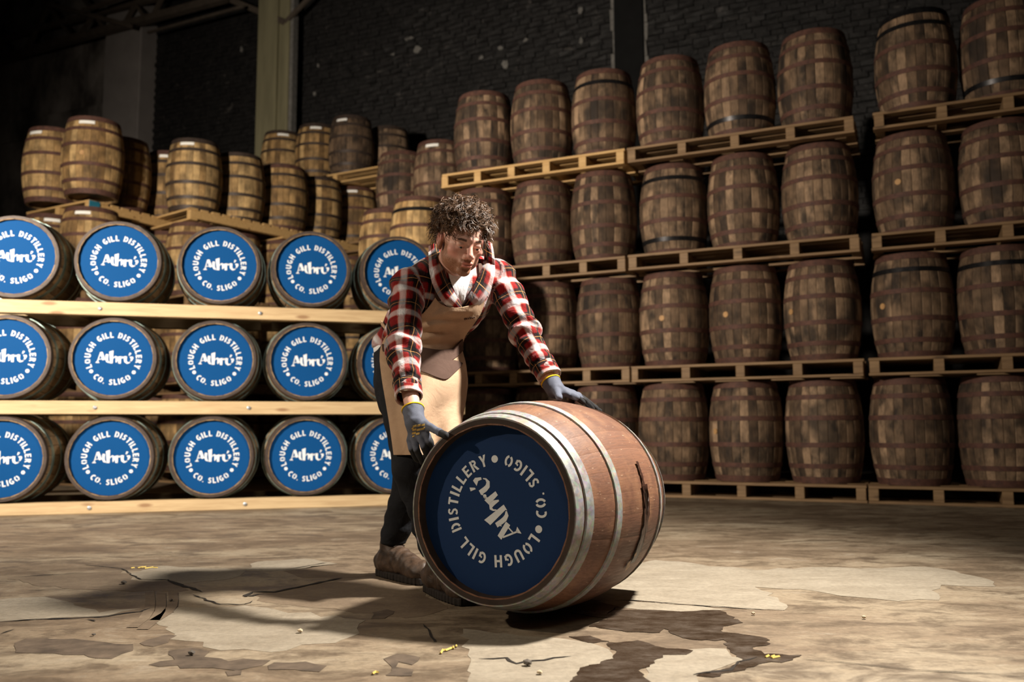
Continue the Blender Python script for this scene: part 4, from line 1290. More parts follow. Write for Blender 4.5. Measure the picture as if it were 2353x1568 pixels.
def torso(P, g=0.0):
    d = ecap(P, pel, wai, latv, .150 + g, .118 + g, .146 + g, .108 + g)
    d = smin(d, ecap(P, wai, che, latv, .146 + g, .108 + g, .178 + g, .125 + g), .05)
    d = smin(d, ecap(P, che, shm + np.array([0, 0, -.01]), latv, .178 + g, .125 + g, .155 + g, .085 + g), .05)
    d = smin(d, cone(P, neck0 - np.array([0, 0, .015]), Rsh + (shm - Rsh) * .15, .060 + g, .058 + g), .05)
    d = smin(d, cone(P, neck0 - np.array([0, 0, .015]), Lsh + (shm - Lsh) * .15, .060 + g, .058 + g), .05)
    return d
def arm_r(P, g=0.0):
    return smin(cone(P, Rsh, Rel, .056 + g, .044 + g), cone(P, Rel, Rwr, .043 + g, .030 + g), .02)
def arm_l(P, g=0.0):
    return smin(cone(P, Lsh, Lel, .056 + g, .044 + g), cone(P, Lel, Lwr, .043 + g, .030 + g), .02)
def leg(P, h, kn, an, g=0.0):
    return smin(cone(P, h, kn, .078 + g, .056 + g), cone(P, kn, an, .055 + g, .038 + g), .03)

def head_local(p):
    """p in head coordinates: x towards his left, y out of the face, z up"""
    ax_ = np.abs(p[:, 0]); m = p.copy(); m[:, 0] = ax_
    d = ell(p, (0, -.014, .036), (.0765, .098, .086))
    d = smin(d, ell(p, (0, .028, -.030), (.060, .062, .078)), .03)
    d = smin(d, ell(m, (.036, .012, -.062), (.030, .040, .036)), .025)          # jaw angle
    d = smin(d, ell(p, (0, .071, -.096), (.025, .020, .019)), .022)             # chin
    d = smin(d, cone(m, (.0, .086, .020), (.040, .070, .018), .012, .010), .014)  # brow ridge
    d = smin(d, ell(m, (.046, .055, -.022), (.020, .020, .014)), .018)          # cheek bone
    d = smax(d, -ell(m, (.031, .098, -.003), (.018, .018, .0125)), .012)        # eye socket
    d = smin(d, ell(m, (.031, .0780, .0025), (.0155, .0125, .0085)), .004)       # upper lid
    d = smin(d, ell(m, (.031, .0755, -.0125), (.0140, .0095, .0050)), .005)     # lower lid
    d = smin(d, cone(p, (0, .084, .010), (0, .108, -.030), .0085, .0105), .010)  # nose bridge
    d = smin(d, ell(p, (0, .108, -.033), (.0115, .010, .0095)), .006)
    d = smin(d, ell(m, (.0125, .098, -.037), (.0085, .011, .0085)), .005)       # wings
    d = smax(d, -ell(m, (.0065, .104, -.0445), (.0042, .006, .004)), .003)      # nostril
    d = smin(d, ell(p, (0, .084, -.062), (.027, .014, .018)), .014)             # muzzle
    d = smin(d, ell(m, (.009, .095, -.0600), (.013, .0065, .0046)), .004)       # upper lip
    d = smin(d, ell(p, (0, .0945, -.0715), (.019, .0075, .0055)), .004)         # lower lip
    d = smax(d, -ell(p, (0, .1015, -.0655), (.023, .006, .0014)), .003)
    d = smax(d, -ell(p, (0, .095, -.0825), (.018, .006, .005)), .008)
    # ears
    e = ell(m, (.079, -.010, -.004), (.011, .020, .033))
    e = smin(e, ell(m, (.0775, -.004, -.030), (.008, .010, .012)), .006)
    e = smax(e, -ell(m, (.090, -.004, -.002), (.008, .011, .020)), .005)
    d = smin(d, e, .007)
    return d
def body_f(P):
    p = hl(P)
    d = np.linalg.norm(p, axis=1) - .10
    near = np.linalg.norm(p - np.array([0, .01, -.01]), axis=1) < .20
    if near.any(): d[near] = head_local(p[near])
    nk = cone(P, hw_((0, -.030, -.045)), neck0 + np.array([.0, 0, -.02]), .056, .060)
    nk = smin(nk, cone(P, hw_((0, .02, -.085)), neck0 + fwd * .035 - np.array([0, 0, .02]), .030, .035), .03)
    d = smin(d, nk, .022)
    d = smin(d, torso(P, -.022), .03)
    d = np.minimum(d, arm_r(P, -.006)); d = smin(d, arm_l(P, -.006), .01)
    d = smin(d, cone(P, Rwr, Rwr + (at(964, 1000, 2.872) - Rwr) * .6, .018, .012), .012)
    d = smin(d, cone(P, Lwr, Lwr + (at(1318, 909, 3.22) - Lwr) * .5, .018, .011), .012)
    d = smin(d, leg(P, Rhip, Rkn, Ran, -.018), .03); d = smin(d, leg(P, Lhip, Lkn, Lan, -.018), .03)
    d = smin(d, cone(P, Ran, Rtoe + (Rheel - Rtoe) * .45 + np.array([0, 0, .045]), .012, .010), .01); d = smin(d, cone(P, Lan, Ltoe + (Lheel - Ltoe) * .45 + np.array([0, 0, .045]), .012, .010), .01)
    return d
def skin_mask(V):
    p = hl(V)
    ax_ = np.abs(p[:, 0])
    sm = lambda a, b, x: np.clip((x - a) / (b - a), 0, 1) ** 2 * (3 - 2 * np.clip((x - a) / (b - a), 0, 1))
    inh = (np.linalg.norm(p, axis=1) < .17).astype(float)
    # beard: jaw line, chin and moustache
    jaw = sm(-.030, -.054, p[:, 2] + .55 * np.maximum(0, .055 - ax_) * 0 + np.maximum(0, p[:, 1] - .03) * .25)
    bd = np.maximum(jaw, sm(.046, .060, ax_) * sm(.006, -.014, p[:, 2]) * sm(.055, .035, p[:, 1]) * sm(-.02, .0, p[:, 1]))
    must = sm(.030, .022, ax_) * sm(-.0455, -.049, p[:, 2]) * sm(-.059, -.0565, p[:, 2]) * sm(.07, .085, p[:, 1])
    bd = np.maximum(bd, must * .9)
    bd *= sm(-.155, -.125, p[:, 2]) * sm(-.05, -.02, p[:, 1])
    lip = sm(.022, .017, ax_) * sm(-.0545, -.057, p[:, 2]) * sm(-.0785, -.0755, p[:, 2]) * sm(.08, .09, p[:, 1])
    bd *= 1 - lip
    ear = sm(.072, .078, ax_) * sm(.03, .01, p[:, 1])
    chk = .35 * sm(.03, .045, ax_) * sm(.03, .05, p[:, 1]) * sm(.0, -.02, p[:, 2]) * (1 - bd)
    nose = .35 * sm(.02, .01, ax_) * sm(.09, .105, p[:, 1]) * sm(-.05, -.04, p[:, 2])
    brow = sm(.014, .019, ax_) * sm(.050, .043, ax_) * sm(.0150, .0180, p[:, 2] + .12 * np.abs(ax_ - .036)) * sm(.0265, .0240, p[:, 2] + .12 * np.abs(ax_ - .036)) * sm(.05, .065, p[:, 1])
    return np.stack([bd * inh * .92, np.clip(lip * .75 + ear * .65 + chk + nose, 0, 1) * inh, brow * inh * .9], 1)

person = sdf_object('person', body_f, (-.72, 2.80, 0.0), (.28, 3.78, 1.50), .0085, 'skin', None,
                    fine=((HO[0] - .115, HO[0] + .125, .0026), (HO[1] - .14, HO[1] + .13, .0026), (HO[2] - .135, HO[2] + .135, .0026)), attrs={'mask': skin_mask})
tag(person, 'curly haired man in red plaid shirt and tan apron bending over the rolled cask', 'person')

# eyes
def uv_sphere(r, n=16, m=10):
    V = [(0, 0, r)] + [(r * math.sin(PI * i / m) * math.cos(2 * PI * j / n), r * math.sin(PI * i / m) * math.sin(2 * PI * j / n), r * math.cos(PI * i / m)) for i in range(1, m) for j in range(n)] + [(0, 0, -r)]
    F = [(0, 1 + j, 1 + (j + 1) % n) for j in range(n)]
    for i in range(m - 2):
        for j in range(n): F.append((1 + i * n + j, 1 + (i + 1) * n + j, 1 + (i + 1) * n + (j + 1) % n, 1 + i * n + (j + 1) % n))
    F += [(len(V) - 1, 1 + (m - 2) * n + (j + 1) % n, 1 + (m - 2) * n + j) for j in range(n)]
    return V, F
for s in (-1, 1):
    V, F = uv_sphere(.0118)
    e = obj('eye', mesh_of('eye', V, F, 'eye_white', True), person, tuple(hw_((s * .031, .0712, -.0050))))
    V, F = uv_sphere(.0058, 12, 8)
    V = [(x, y * .5, z) for x, y, z in V]
    ir = obj('iris', mesh_of('iris', V, F, 'iris', True), e, tuple(HB @ np.array([.0008, .0098, -.0045])))

# hair: dense base plus curls
def hair_base(P):
    p = hl(P)
    d = ell(p, (0, -.026, .062), (.092, .106, .083))
    d = smin(d, ell(p, (0, -.07, .0), (.075, .05, .06)), .03)
    d = d + .006 * wob(p, 1.3, 170) + .004 * wob(p, 4.1, 300)
    # keep the face, the ears and the neck clear
    front = p[:, 1] - (.052 + .35 * np.maximum(0, p[:, 2] - .055))
    cut = np.minimum(front * .8, .060 - p[:, 2])
    d = smax(d, cut, .006)
    side = np.minimum(p[:, 1] + .035, .018 - p[:, 2]) 
    d = smax(d, side, .006)
    d = smax(d, -(p[:, 2] + .045), .01)
    return d
hair = sdf_object('hair', hair_base, tuple(HO - .17), tuple(HO + .18), .0042, 'hair', person)
hair['label'] = 'tousled curly dark brown hair'
rh = np.random.default_rng(4)
Vh, Fh = [], []
cc = 0
while cc < 640:
    dr = rh.normal(size=3); dr /= np.linalg.norm(dr)
    base = np.array([0, -.026, .060]) + dr * np.array([.086, .100, .078])
    if base[2] < -.035: continue
    if base[1] > .045 and base[2] < .062: continue
    if base[1] > -.03 and base[2] < .022: continue
    if abs(dr[0]) > .75 and base[2] < .03 and base[1] > -.02: continue
    cc += 1
    up = dr * .75 + np.array([0, .25 if base[1] > .02 else 0, .30]) + rh.normal(size=3) * .40
    up /= np.linalg.norm(up)
    s1 = np.cross(up, [.3, .8, .5]); s1 /= np.linalg.norm(s1); s2 = np.cross(up, s1)
    L = rh.uniform(.030, .066); rad = rh.uniform(.006, .013); turns = rh.uniform(.5, 1.25); ph = rh.uniform(0, 6.28)
    sag = rh.uniform(.0, .026) * np.array([0, .6 if base[1] > .02 else -.1, -1.0])
    n = 10
    for st in range(6):
        j0 = rh.normal(size=3) * .0030; j1 = rh.normal(size=3) * .0042; pj = rh.normal() * .25; rj = rad * rh.uniform(.8, 1.25)
        n0 = len(Vh)
        pts = []
        for i in range(n):
            t = i / (n - 1)
            a = ph + pj + turns * 6.283 * t
            pts.append(base + j0 * (1 - t) + j1 * t + up * (L * (t - .3 * t * t)) + (s1 * math.cos(a) + s2 * math.sin(a)) * rj * min(1, t * 2.2) + sag * t * t)
        tr_ = rh.uniform(.0006, .0012)
        for i in range(n):
            d = pts[min(i + 1, n - 1)] - pts[max(i - 1, 0)]; d /= np.linalg.norm(d) + 1e-9
            u1 = np.cross(d, [.2, .3, .93]); u1 /= np.linalg.norm(u1) + 1e-9; u2 = np.cross(d, u1)
            w = tr_ * (1 if i < n - 2 else .5)
            for j in range(3):
                b = 2.094 * j
                Vh.append(HO + HB @ (pts[i] + (u1 * math.cos(b) + u2 * math.sin(b)) * w))
        for i in range(n - 1):
            for j in range(3):
                j2 = (j + 1) % 3
                Fh.append((n0 + i * 3 + j, n0 + i * 3 + j2, n0 + (i + 1) * 3 + j2, n0 + (i + 1) * 3 + j))
cu = obj('hair_curls', mesh_of('hair_curls', Vh, Fh, 'hair', True), hair)
tag(cu, 'loose curls of brown hair', kind='stuff')

# ------------------------------------------------------------------ shirt
def arm_frame(P, a, b, off):
    ba = b - a; L = np.linalg.norm(ba); n = ba / L
    q = P - a
    s = q @ n
    tocam = CAM_O - (a + b) / 2; e1 = tocam - n * (tocam @ n); e1 /= np.linalg.norm(e1); e2 = np.cross(n, e1)
    return s + off, np.arctan2(q @ e2, q @ e1), np.clip(s / L, 0, 1)
def sleeve(P, sh, el, cu):
    d = smin(cone(P, sh, el, .066, .056), cone(P, el, cu, .054, .044), .025)
    s1, a1, _ = arm_frame(P, sh, el, 0)
    L1 = np.linalg.norm(el - sh)
    s2, a2, _ = arm_frame(P, el, cu, L1)
    s = np.where(s1 < L1, s1, s2); a = np.where(s1 < L1, a1, a2)
    Lt = L1 + np.linalg.norm(cu - el)
    elb = np.exp(-((s - L1) / .085) ** 2); cuf = np.exp(-((s - Lt + .05) / .05) ** 2); shd = np.exp(-((s - .05) / .07) ** 2)
    fold = elb * .0075 * np.sin(88 * s + 4.2 * np.sin(a + .6) + 1.0) + cuf * .005 * np.sin(120 * s + 1.6 * np.sin(a * 1 + 2)) + shd * .008 * np.sin(60 * s + 4.5 * np.sin(a - .7) + 2)
    fold = fold + .005 * wob(P, 2.2, 48)
    d = d + fold
    # crisp cuff end
    nn = (cu - el) / np.linalg.norm(cu - el)
    return smax(d, (P - cu) @ nn - .004, .004)
shirt_hem_n = (wai - pel) / np.linalg.norm(wai - pel)
def shirt_f(P):
    d = torso(P, .004)
    d = d + .005 * wob(P, 3.0, 38) + .003 * wob(P, 1.0, 80)
    hipb = smax(cone(P, at(918, 735, 3.53), at(893, 792, 3.575), .055, .066) + .004 * np.sin(P[:, 0] * 90), .945 - P[:, 2], .006)
    d = smin(d, sleeve(P, Rsh, Rel, Rcu), .022)
    d = smin(d, sleeve(P, Lsh, Lel, Lcu), .022)
    d = smax(d, -((P - (pel + shirt_hem_n * .035)) @ shirt_hem_n), .01)
    d = smin(d, hipb, .02)
    # neck opening
    nk = cone(P, hw_((0, -.02, -.03)), neck0 + np.array([0, 0, -.01]) + fwd * .02, .066, .060)
    return smax(d, -nk, .008)
def plaid_uv(V):
    dR = cone(V, Rsh, Rel, .066, .056); dR = np.minimum(dR, cone(V, Rel, Rcu, .054, .044))
    dL = cone(V, Lsh, Lel, .066, .056); dL = np.minimum(dL, cone(V, Lel, Lcu, .054, .044))
    dT = torso(V, .004)
    out = np.zeros((len(V), 3))
    n = (shm - pel) / np.linalg.norm(shm - pel)
    q = V - pel
    out[:, 0] = q @ latv + .02; out[:, 1] = q @ n
    for sh, el, cu, dd, ro in ((Rsh, Rel, Rcu, dR, .0), (Lsh, Lel, Lcu, dL, .03)):
        m = dd < dT - .004
        L1 = np.linalg.norm(el - sh)
        s1, a1, _ = arm_frame(V, sh, el, 0); s2, a2, _ = arm_frame(V, el, cu, L1)
        w = np.clip((s1 - L1 + .04) / .08, 0, 1)
        out[m, 0] = (a1 * (1 - w) + a2 * w)[m] * .058 + ro + .5
        out[m, 1] = (s1 * (1 - w) + s2 * w)[m] + .013
    return out
shirt = sdf_object('shirt', shirt_f, (-.62, 2.82, .74), (.24, 3.78, 1.34), .0062, 'plaid', person, attrs={'plaid': plaid_uv})
shirt['label'] = 'red, black and white plaid flannel shirt'

# surface lookup on the dressed torso, for things lying on it
def shirt_y(px, py, default, f=None, lo=2.95, hi=3.75):
    r = ray(px, py)
    ys = np.linspace(lo, hi, 220)
    P = CAM_O + r * (ys / r[1])[:, None]
    d = (f or (lambda Q: torso(Q, .004)))(P)
    if (d < 0).any(): return float(ys[int(np.argmax(d < 0))])
    return default
def ribbon(name, rows, mat, parent, th=.004, plaid=None, sub=1):
    """grid of world points -> sheet with thickness; rows[i][j]"""
    R_, C_ = len(rows), len(rows[0])
    A = np.array(rows, float)
    du = np.gradient(A, axis=1); dv = np.gradient(A, axis=0)
    nn = np.cross(du, dv); nn /= np.linalg.norm(nn, axis=2, keepdims=True) + 1e-9
    if (nn[R_ // 2, C_ // 2] @ (CAM_O - A[R_ // 2, C_ // 2])) < 0: nn = -nn
    T = A + nn * th / 2; B_ = A - nn * th / 2
    V = np.concatenate([T.reshape(-1, 3), B_.reshape(-1, 3)])
    n = R_ * C_
    F = []
    for i in range(R_ - 1):
        for j in range(C_ - 1):
            q = (i * C_ + j, i * C_ + j + 1, (i + 1) * C_ + j + 1, (i + 1) * C_ + j)
            F.append(q); F.append(tuple(x + n for x in q[::-1]))
    edge = [(0, j) for j in range(C_)] + [(i, C_ - 1) for i in range(1, R_)] + [(R_ - 1, j) for j in range(C_ - 2, -1, -1)] + [(i, 0) for i in range(R_ - 2, 0, -1)]
    e = [i * C_ + j for i, j in edge]
    for a, b in zip(e, e[1:] + e[:1]): F.append((a, a + n, b + n, b))
    me = mesh_of(name, V, F, mat, True, math.radians(50))
    bm = bmesh.new(); bm.from_mesh(me); bmesh.ops.recalc_face_normals(bm, faces=bm.faces[:]); bm.to_mesh(me); bm.free()
    me.polygons.foreach_set('use_smooth', np.ones(len(me.polygons), bool))
    if plaid is not None:
        uv = np.zeros((2 * n, 3)); g = np.array(plaid, float).reshape(-1, 2); uv[:n, :2] = g; uv[n:, :2] = g
        at_ = me.attributes.new('plaid', 'FLOAT_VECTOR', 'POINT'); at_.data.foreach_set('vector', uv.astype(np.float32).ravel())
    return obj(name, me, parent)
def lerp_path(pts, n):
    pts = np.array(pts, float)
    s = np.concatenate([[0], np.cumsum(np.linalg.norm(np.diff(pts[:, :2], axis=0), axis=1))]); s /= s[-1]
    # smooth (Catmull-like) through cubic interpolation of each coordinate
    t = np.linspace(0, 1, n)
    out = np.stack([np.interp(t, s, pts[:, i]) for i in range(pts.shape[1])], 1)
    for _ in range(2): out[1:-1] = (out[:-2] + 2 * out[1:-1] + out[2:]) / 4
    return out
# t-shirt showing in the open collar, and its hem at the back
rows = []
for i in range(9):
    t = i / 8
    y = 628 + 76 * t
    xl = 1030 + 30 * t ** 1.2; xr = 1084 - 21 * t
    rows.append([at(x, y, shirt_y(x, y, 3.24) - .008) for x in np.linspace(xl, xr, 9)])
ts = ribbon('t_shirt', rows, 'tshirt_white', person)
# collar leaves
for side, inner, outer in (('a', [(1004, 556, .0), (1012, 590, .012), (1022, 630, .012), (1040, 668, .012), (1062, 703, .012)], [(986, 566, .02), (984, 610, .03), (993, 655, .03), (1015, 695, .03), (1054, 722, .02)]),
                           ('b', [(1112, 548, .0), (1115, 590, .012), (1104, 630, .012), (1084, 668, .012), (1066, 703, .012)], [(1130, 560, .02), (1139, 605, .028), (1133, 650, .03), (1112, 694, .03), (1074, 722, .02)])):
    A_, B_ = lerp_path(inner, 16), lerp_path(outer, 16)
    rows, uv = [], []
    for i in range(16):
        row, ur = [], []
        for j in range(7):
            t = j / 6
            p = A_[i] + (B_[i] - A_[i]) * t
            y = shirt_y(p[0], p[1], 3.36 if i < 5 else 3.22)
            row.append(at(p[0], p[1], y - p[2] - .022 * math.sin(PI * min(1, t * 1.1)) - .006 * math.sin(i * 1.1 + t * 3)))
            ur.append((t * .07 + .02, i / 15 * .24))
        rows.append(row); uv.append(ur)
    co = ribbon('collar', rows, 'plaid', shirt, .005, uv)
# standing collar band round the neck
rows, uv = [], []
nb_ = 26
for i in range(nb_):
    a = -2.2 + 4.4 * i / (nb_ - 1)          # 0 = back of the neck
    dirv = -fwd * math.cos(a) + latv * math.sin(a)
    c0 = neck0 + fwd * .012 + np.array([0, 0, -.012 - .02 * (1 - math.cos(a))])
    rows.append([c0 + dirv * (.070 + .012 * t) + np.array([0, 0, .045 * (1 - t) - .012]) - fwd * 0.0 for t in np.linspace(0, 1, 5)])
    uv.append([(t * .06, i * .011) for t in np.linspace(0, 1, 5)])
ribbon('collar_band', rows, 'plaid', shirt, .005, uv)
# cuffs
for el, cu in ((Rel, Rcu), (Lel, Lcu)):
    n = (cu - el) / np.linalg.norm(cu - el)
    tocam = CAM_O - cu; e1 = tocam - n * (tocam @ n); e1 /= np.linalg.norm(e1); e2 = np.cross(n, e1)
    rows, uv = [], []
    for i in range(29):
        a = PI + 2 * PI * i / 28
        rows.append([cu + n * (-.045 + .055 * t) + (e1 * math.cos(a) + e2 * math.sin(a)) * (.0455 - .001 * t + .0018 * math.sin(3 * a)) for t in np.linspace(0, 1, 5)])
        uv.append([(a * .05 + .02, t * .055 + .03) for t in np.linspace(0, 1, 5)])
    ribbon('cuff', rows, 'plaid', shirt, .005, uv)
# t-shirt hem showing under the shirt at the hip
def hem_f(P):
    d = cone(P, at(918, 735, 3.53), at(893, 800, 3.575), .050, .0625)
    return smax(d, np.abs(P[:, 2] - .934) - .020 + .003 * np.sin(P[:, 0] * 60), .004)
_h = at(893, 795, 3.57)
sdf_object('hem', hem_f, tuple(_h - .09), tuple(_h + .09), .0045, 'tshirt_white', ts)

# ------------------------------------------------------------------ jeans, boots
def jeans_f(P):
    d = smin(leg(P, Rhip, Rkn, Ran + np.array([0, 0, .0]), .015), ecap(P, pel + np.array([0, 0, .06]), pel - np.array([0, 0, .04]), latv, .148, .118, .150, .115), .05)
    d = smin(d, cone(P, at(893, 815, 3.57), at(908, 930, 3.52), .060, .062), .04)
    d = smin(d, leg(P, Lhip, Lkn, Lan + np.array([0, 0, .0]), .015), .03)
    fo = .005 * wob(P, 5, 60) + .004 * np.sin(P[:, 2] * 75 + 3 * np.sin(P[:, 0] * 25)) * np.exp(-((P[:, 2] - .22) / .12) ** 2)
    d = d + fo
    return smax(d, .136 - P[:, 2] + .0 * P[:, 0], .006)
je = sdf_object('jeans', jeans_f, (-.64, 3.0, .12), (-.08, 3.82, 1.0), .0072, 'denim_black', person)
je['label'] = 'black denim jeans'
def boot(name, heel, toe, an, lab):
    d_ = (toe - heel); L = np.linalg.norm(d_); d_ = d_ / L; s_ = np.array([-d_[1], d_[0], 0])
    up = np.array([0, 0, 1.0])
    hb = heel + d_ * .012; tb2 = toe - d_ * .01
    def f(P):
        d = cone(P, hb + up * .060, tb2 + up * .052, .046, .040)
        d = smin(d, ell((P - (tb2 + up * .045)) @ np.stack([d_, s_, up], 1), (-.03, 0, 0), (.064, .050, .040)), .02)
        d = smin(d, cone(P, hb + d_ * .050 + up * .06, an + up * .045, .048, .046), .03)
        d = smin(d, cone(P, hb + d_ * .07 + up * .105, tb2 - d_ * .08 + up * .070, .042, .038), .02)
        d = d + .0022 * wob(P, 1.1, 150) + .0022 * np.sin(160 * ((P - hb) @ d_)) * np.exp(-(((P - hb) @ d_ - .15) / .05) ** 2)
        d = smax(d, .024 - P[:, 2], .004)
        top = an[2] + .050
        return smax(d, P[:, 2] - top, .004)
    lo = np.minimum(np.minimum(heel, toe), an) - .075; hi = np.maximum(np.maximum(heel, toe), an) + .09
    lo[2] = 0.0
    b = sdf_object(name, f, tuple(lo), tuple(hi), .0042, 'boot_leather', person)
    b['label'] = lab
    def fs(P):
        q = (P - hb) @ np.stack([d_, s_, up], 1)
        t = np.clip(q[:, 0] / (L - .01), 0, 1)
        w = .036 + .012 * np.sin(PI * np.clip(t * .9, 0, 1)) 
        e = np.sqrt((np.maximum(0, np.abs(q[:, 0] - (L - .02) / 2) - (L - .02) / 2) ** 2) + q[:, 1] ** 2) - w
        tread = .002 * np.sign(np.sin(q[:, 0] * 260))
        return smax(e + tread, np.abs(q[:, 2] - .015) - .0142, .003)
    lo2 = lo.copy(); hi2 = hi.copy(); hi2[2] = .045; lo2[2] = -.01
    sdf_object('sole', fs, tuple(lo2), tuple(hi2), .0042, 'boot_sole', b)
    # laces: short bars over the tongue
    for i in range(5):
        t = i / 4
        c = hb + d_ * (.150 - .075 * t) + up * (.098 + .058 * t)
        rows = [[c + s_ * (.026 * (u - .5) * 2 * 1.0) + d_ * (.004 * (v - .5) * 2) + up * (.010 * (1 - (2 * u - 1) ** 2) + .004) for v in (0, 1)] for u in np.linspace(0, 1, 6)]
        ribbon('lace', rows, 'lace', b, .004)
    return b
boot('boot', Rheel, Rtoe, Ran, 'worn brown leather boot of the front foot')
boot('boot', Lheel, Ltoe, Lan, 'worn brown leather boot of the rear foot')

# ------------------------------------------------------------------ gloves
def glove(name, wr, up_arm, knuck, fingers, thumb, lat, palm_n, lab, cuffl=.045):
    """knuck: 4 points; fingers: 4 lists of joints after the knuckle; palm_n points out of the palm"""
    ud = up_arm / np.linalg.norm(up_arm)
    kc = np.mean(knuck, axis=0)
    cuff_top = wr + ud * cuffl
    def f(P):
        d = ecap(P, wr + (kc - wr) * .12, kc - (kc - wr) * .10, lat, .030, .019, .041, .0155)
        d = smin(d, cone(P, wr - ud * .01, cuff_top, .0325, .0365), .018)
        for kp, js in zip(knuck, fingers):
            ch = [kp] + list(js)
            e = cone(P, wr + (kp - wr) * .55, kp, .0125, .0125)
            rr = [.0122, .0112, .0102, .0092]
            for i in range(len(ch) - 1): e = np.minimum(e, cone(P, ch[i], ch[i + 1], rr[i], rr[i + 1]))
            d = smin(d, e, .006)
        ch = list(thumb)
        e = cone(P, ch[0], ch[1], .0165, .0135)
        for i in range(1, len(ch) - 1): e = np.minimum(e, cone(P, ch[i], ch[i + 1], .0132, .0112))
        d = smin(d, e, .010)
        d = d + .0009 * wob(P, 2, 260)
        return smax(d, (P - cuff_top) @ ud, .003)
    allp = np.array([wr, cuff_top] + list(knuck) + [j for js in fingers for j in js] + list(thumb))
    lo, hi = allp.min(0) - .05, allp.max(0) + .05
    def coat(V):
        c = np.full(len(V), .0)
        axis = (kc - wr); Lh = np.linalg.norm(axis); axis = axis / Lh
        s = (V - wr) @ axis / Lh
        side = (V - (wr + (kc - wr) * np.clip(s, 0, 1)[:, None])) @ palm_n
        c = .5 + side / .02 * .5 + np.clip((s - 1.12) * 1.0, -.6, 1.0)
        for kp, js in zip(knuck, fingers):
            for i, j in enumerate(js):
                dd = np.linalg.norm(V - j, axis=1)
                if i >= 1: c = np.where(dd < .022, np.maximum(c, 1 - np.clip((dd - .014) / .02, 0, 1)), c)
        dd = np.linalg.norm(V - thumb[-1], axis=1)
        c = np.where(dd < .03, 1.0, c)
        c = np.where(s < .12, 0, c)
        return np.stack([np.clip(c, 0, 1)] * 3, 1)
    g = sdf_object(name, f, tuple(lo), tuple(hi), .0027, 'glove', person, attrs={'coat': coat})
    g['label'] = lab
    e1 = np.cross(ud, [.3, .5, .8]); e1 /= np.linalg.norm(e1); e2 = np.cross(ud, e1)
    rows = [[cuff_top + ud * (.0045 * v - .002) + (e1 * math.cos(a) + e2 * math.sin(a)) * .0368 for v in (0, 1)] for a in np.linspace(0, 2 * PI, 29)]
    ribbon('cuff_edge', rows, 'glove_cuff_yellow', g, .0035)
    return g, f
kR = [at(982, 1002, 2.862), at(967, 1007, 2.868), at(953, 1011, 2.885), at(943, 1014, 2.905)]
def cs(px, py, off):
    P_, n_2 = cask_gap(px, py)
    return P_ + n_2 * off
fR = [[at(989, 1018, 2.855), at(993, 1030, 2.866), at(994, 1041, 2.876)],
      [at(974, 1028, 2.858), at(980, 1044, 2.870), at(983, 1055, 2.882)],
      [at(957, 1033, 2.872), at(965, 1050, 2.880), at(971, 1063, 2.892)],
      [at(946, 1033, 2.892), at(953, 1047, 2.898), at(959, 1058, 2.906)]]
tR = [at(968, 972, 2.885), at(990, 983, 2.845), at(1008, 993, 2.810), at(1024, 1001, 2.775)]
latR = kR[0] - kR[3]; latR /= np.linalg.norm(latR)
hd_ = np.mean(kR, axis=0) - Rwr; pnR = np.cross(latR, hd_); pnR /= np.linalg.norm(pnR)
if pnR @ (CAM_O - Rwr) > 0: pnR = -pnR
gR, gRf = glove('glove', Rwr, Rel - Rwr, kR, fR, tR, latR, pnR, 'grey work glove with black fingers gripping the rim')
# yellow print on the back of the glove
def on_f(px, py, f, lo, hi, default):
    return shirt_y(px, py, default, f, lo, hi)
r2 = random.Random(9)
for i, (px, py, w) in enumerate([(953, 980, 9), (963, 978, 8), (972, 977, 7), (952, 988, 9), (962, 988, 9), (971, 986, 8), (951, 996, 9), (960, 997, 8), (975, 983, 4), (948, 985, 5), (950, 1003, 5)]):
    h_ = 4.6 if w > 6 else 3
    rows = [[at(px + w * (u - .5), py + h_ * (v - .5) - 2.0 * (u - .5), on_f(px + w * (u - .5), py + h_ * (v - .5), gRf, 2.75, 3.0, 2.86) - .0012) for u in np.linspace(0, 1, 5)] for v in (0, .5, 1)]
    ribbon('printed_mark', rows, 'glove_print', gR, .0006)
kL = [at(1316, 911, 3.19), at(1322, 910, 3.215), at(1326, 909, 3.24), at(1329, 909, 3.262)]
fL = [[cs(1327, 921, .020), cs(1333, 927, .014), cs(1339, 931, .010)],
      [at(1342, 921, 3.235), at(1354, 932, 3.26), at(1362, 940, 3.275)],
      [at(1350, 924, 3.275), at(1364, 936, 3.30), at(1372, 943, 3.315)],
      [at(1352, 925, 3.300), at(1369, 938, 3.33), at(1378, 945, 3.345)]]
tL = [at(1277, 897, 3.185), at(1282, 905, 3.150), at(1284, 911, 3.125), cs(1285, 916, .010)]
latL = kL[0] - kL[3]; latL /= np.linalg.norm(latL)
hd_ = np.mean(kL, axis=0) - Lwr; pnL = np.cross(latL, hd_); pnL /= np.linalg.norm(pnL)
if pnL[2] > 0: pnL = -pnL
glove('glove', Lwr, Lel - Lwr, kL, fL, tL, latL, pnL, 'grey work glove with black palm resting on top of the cask', .030)

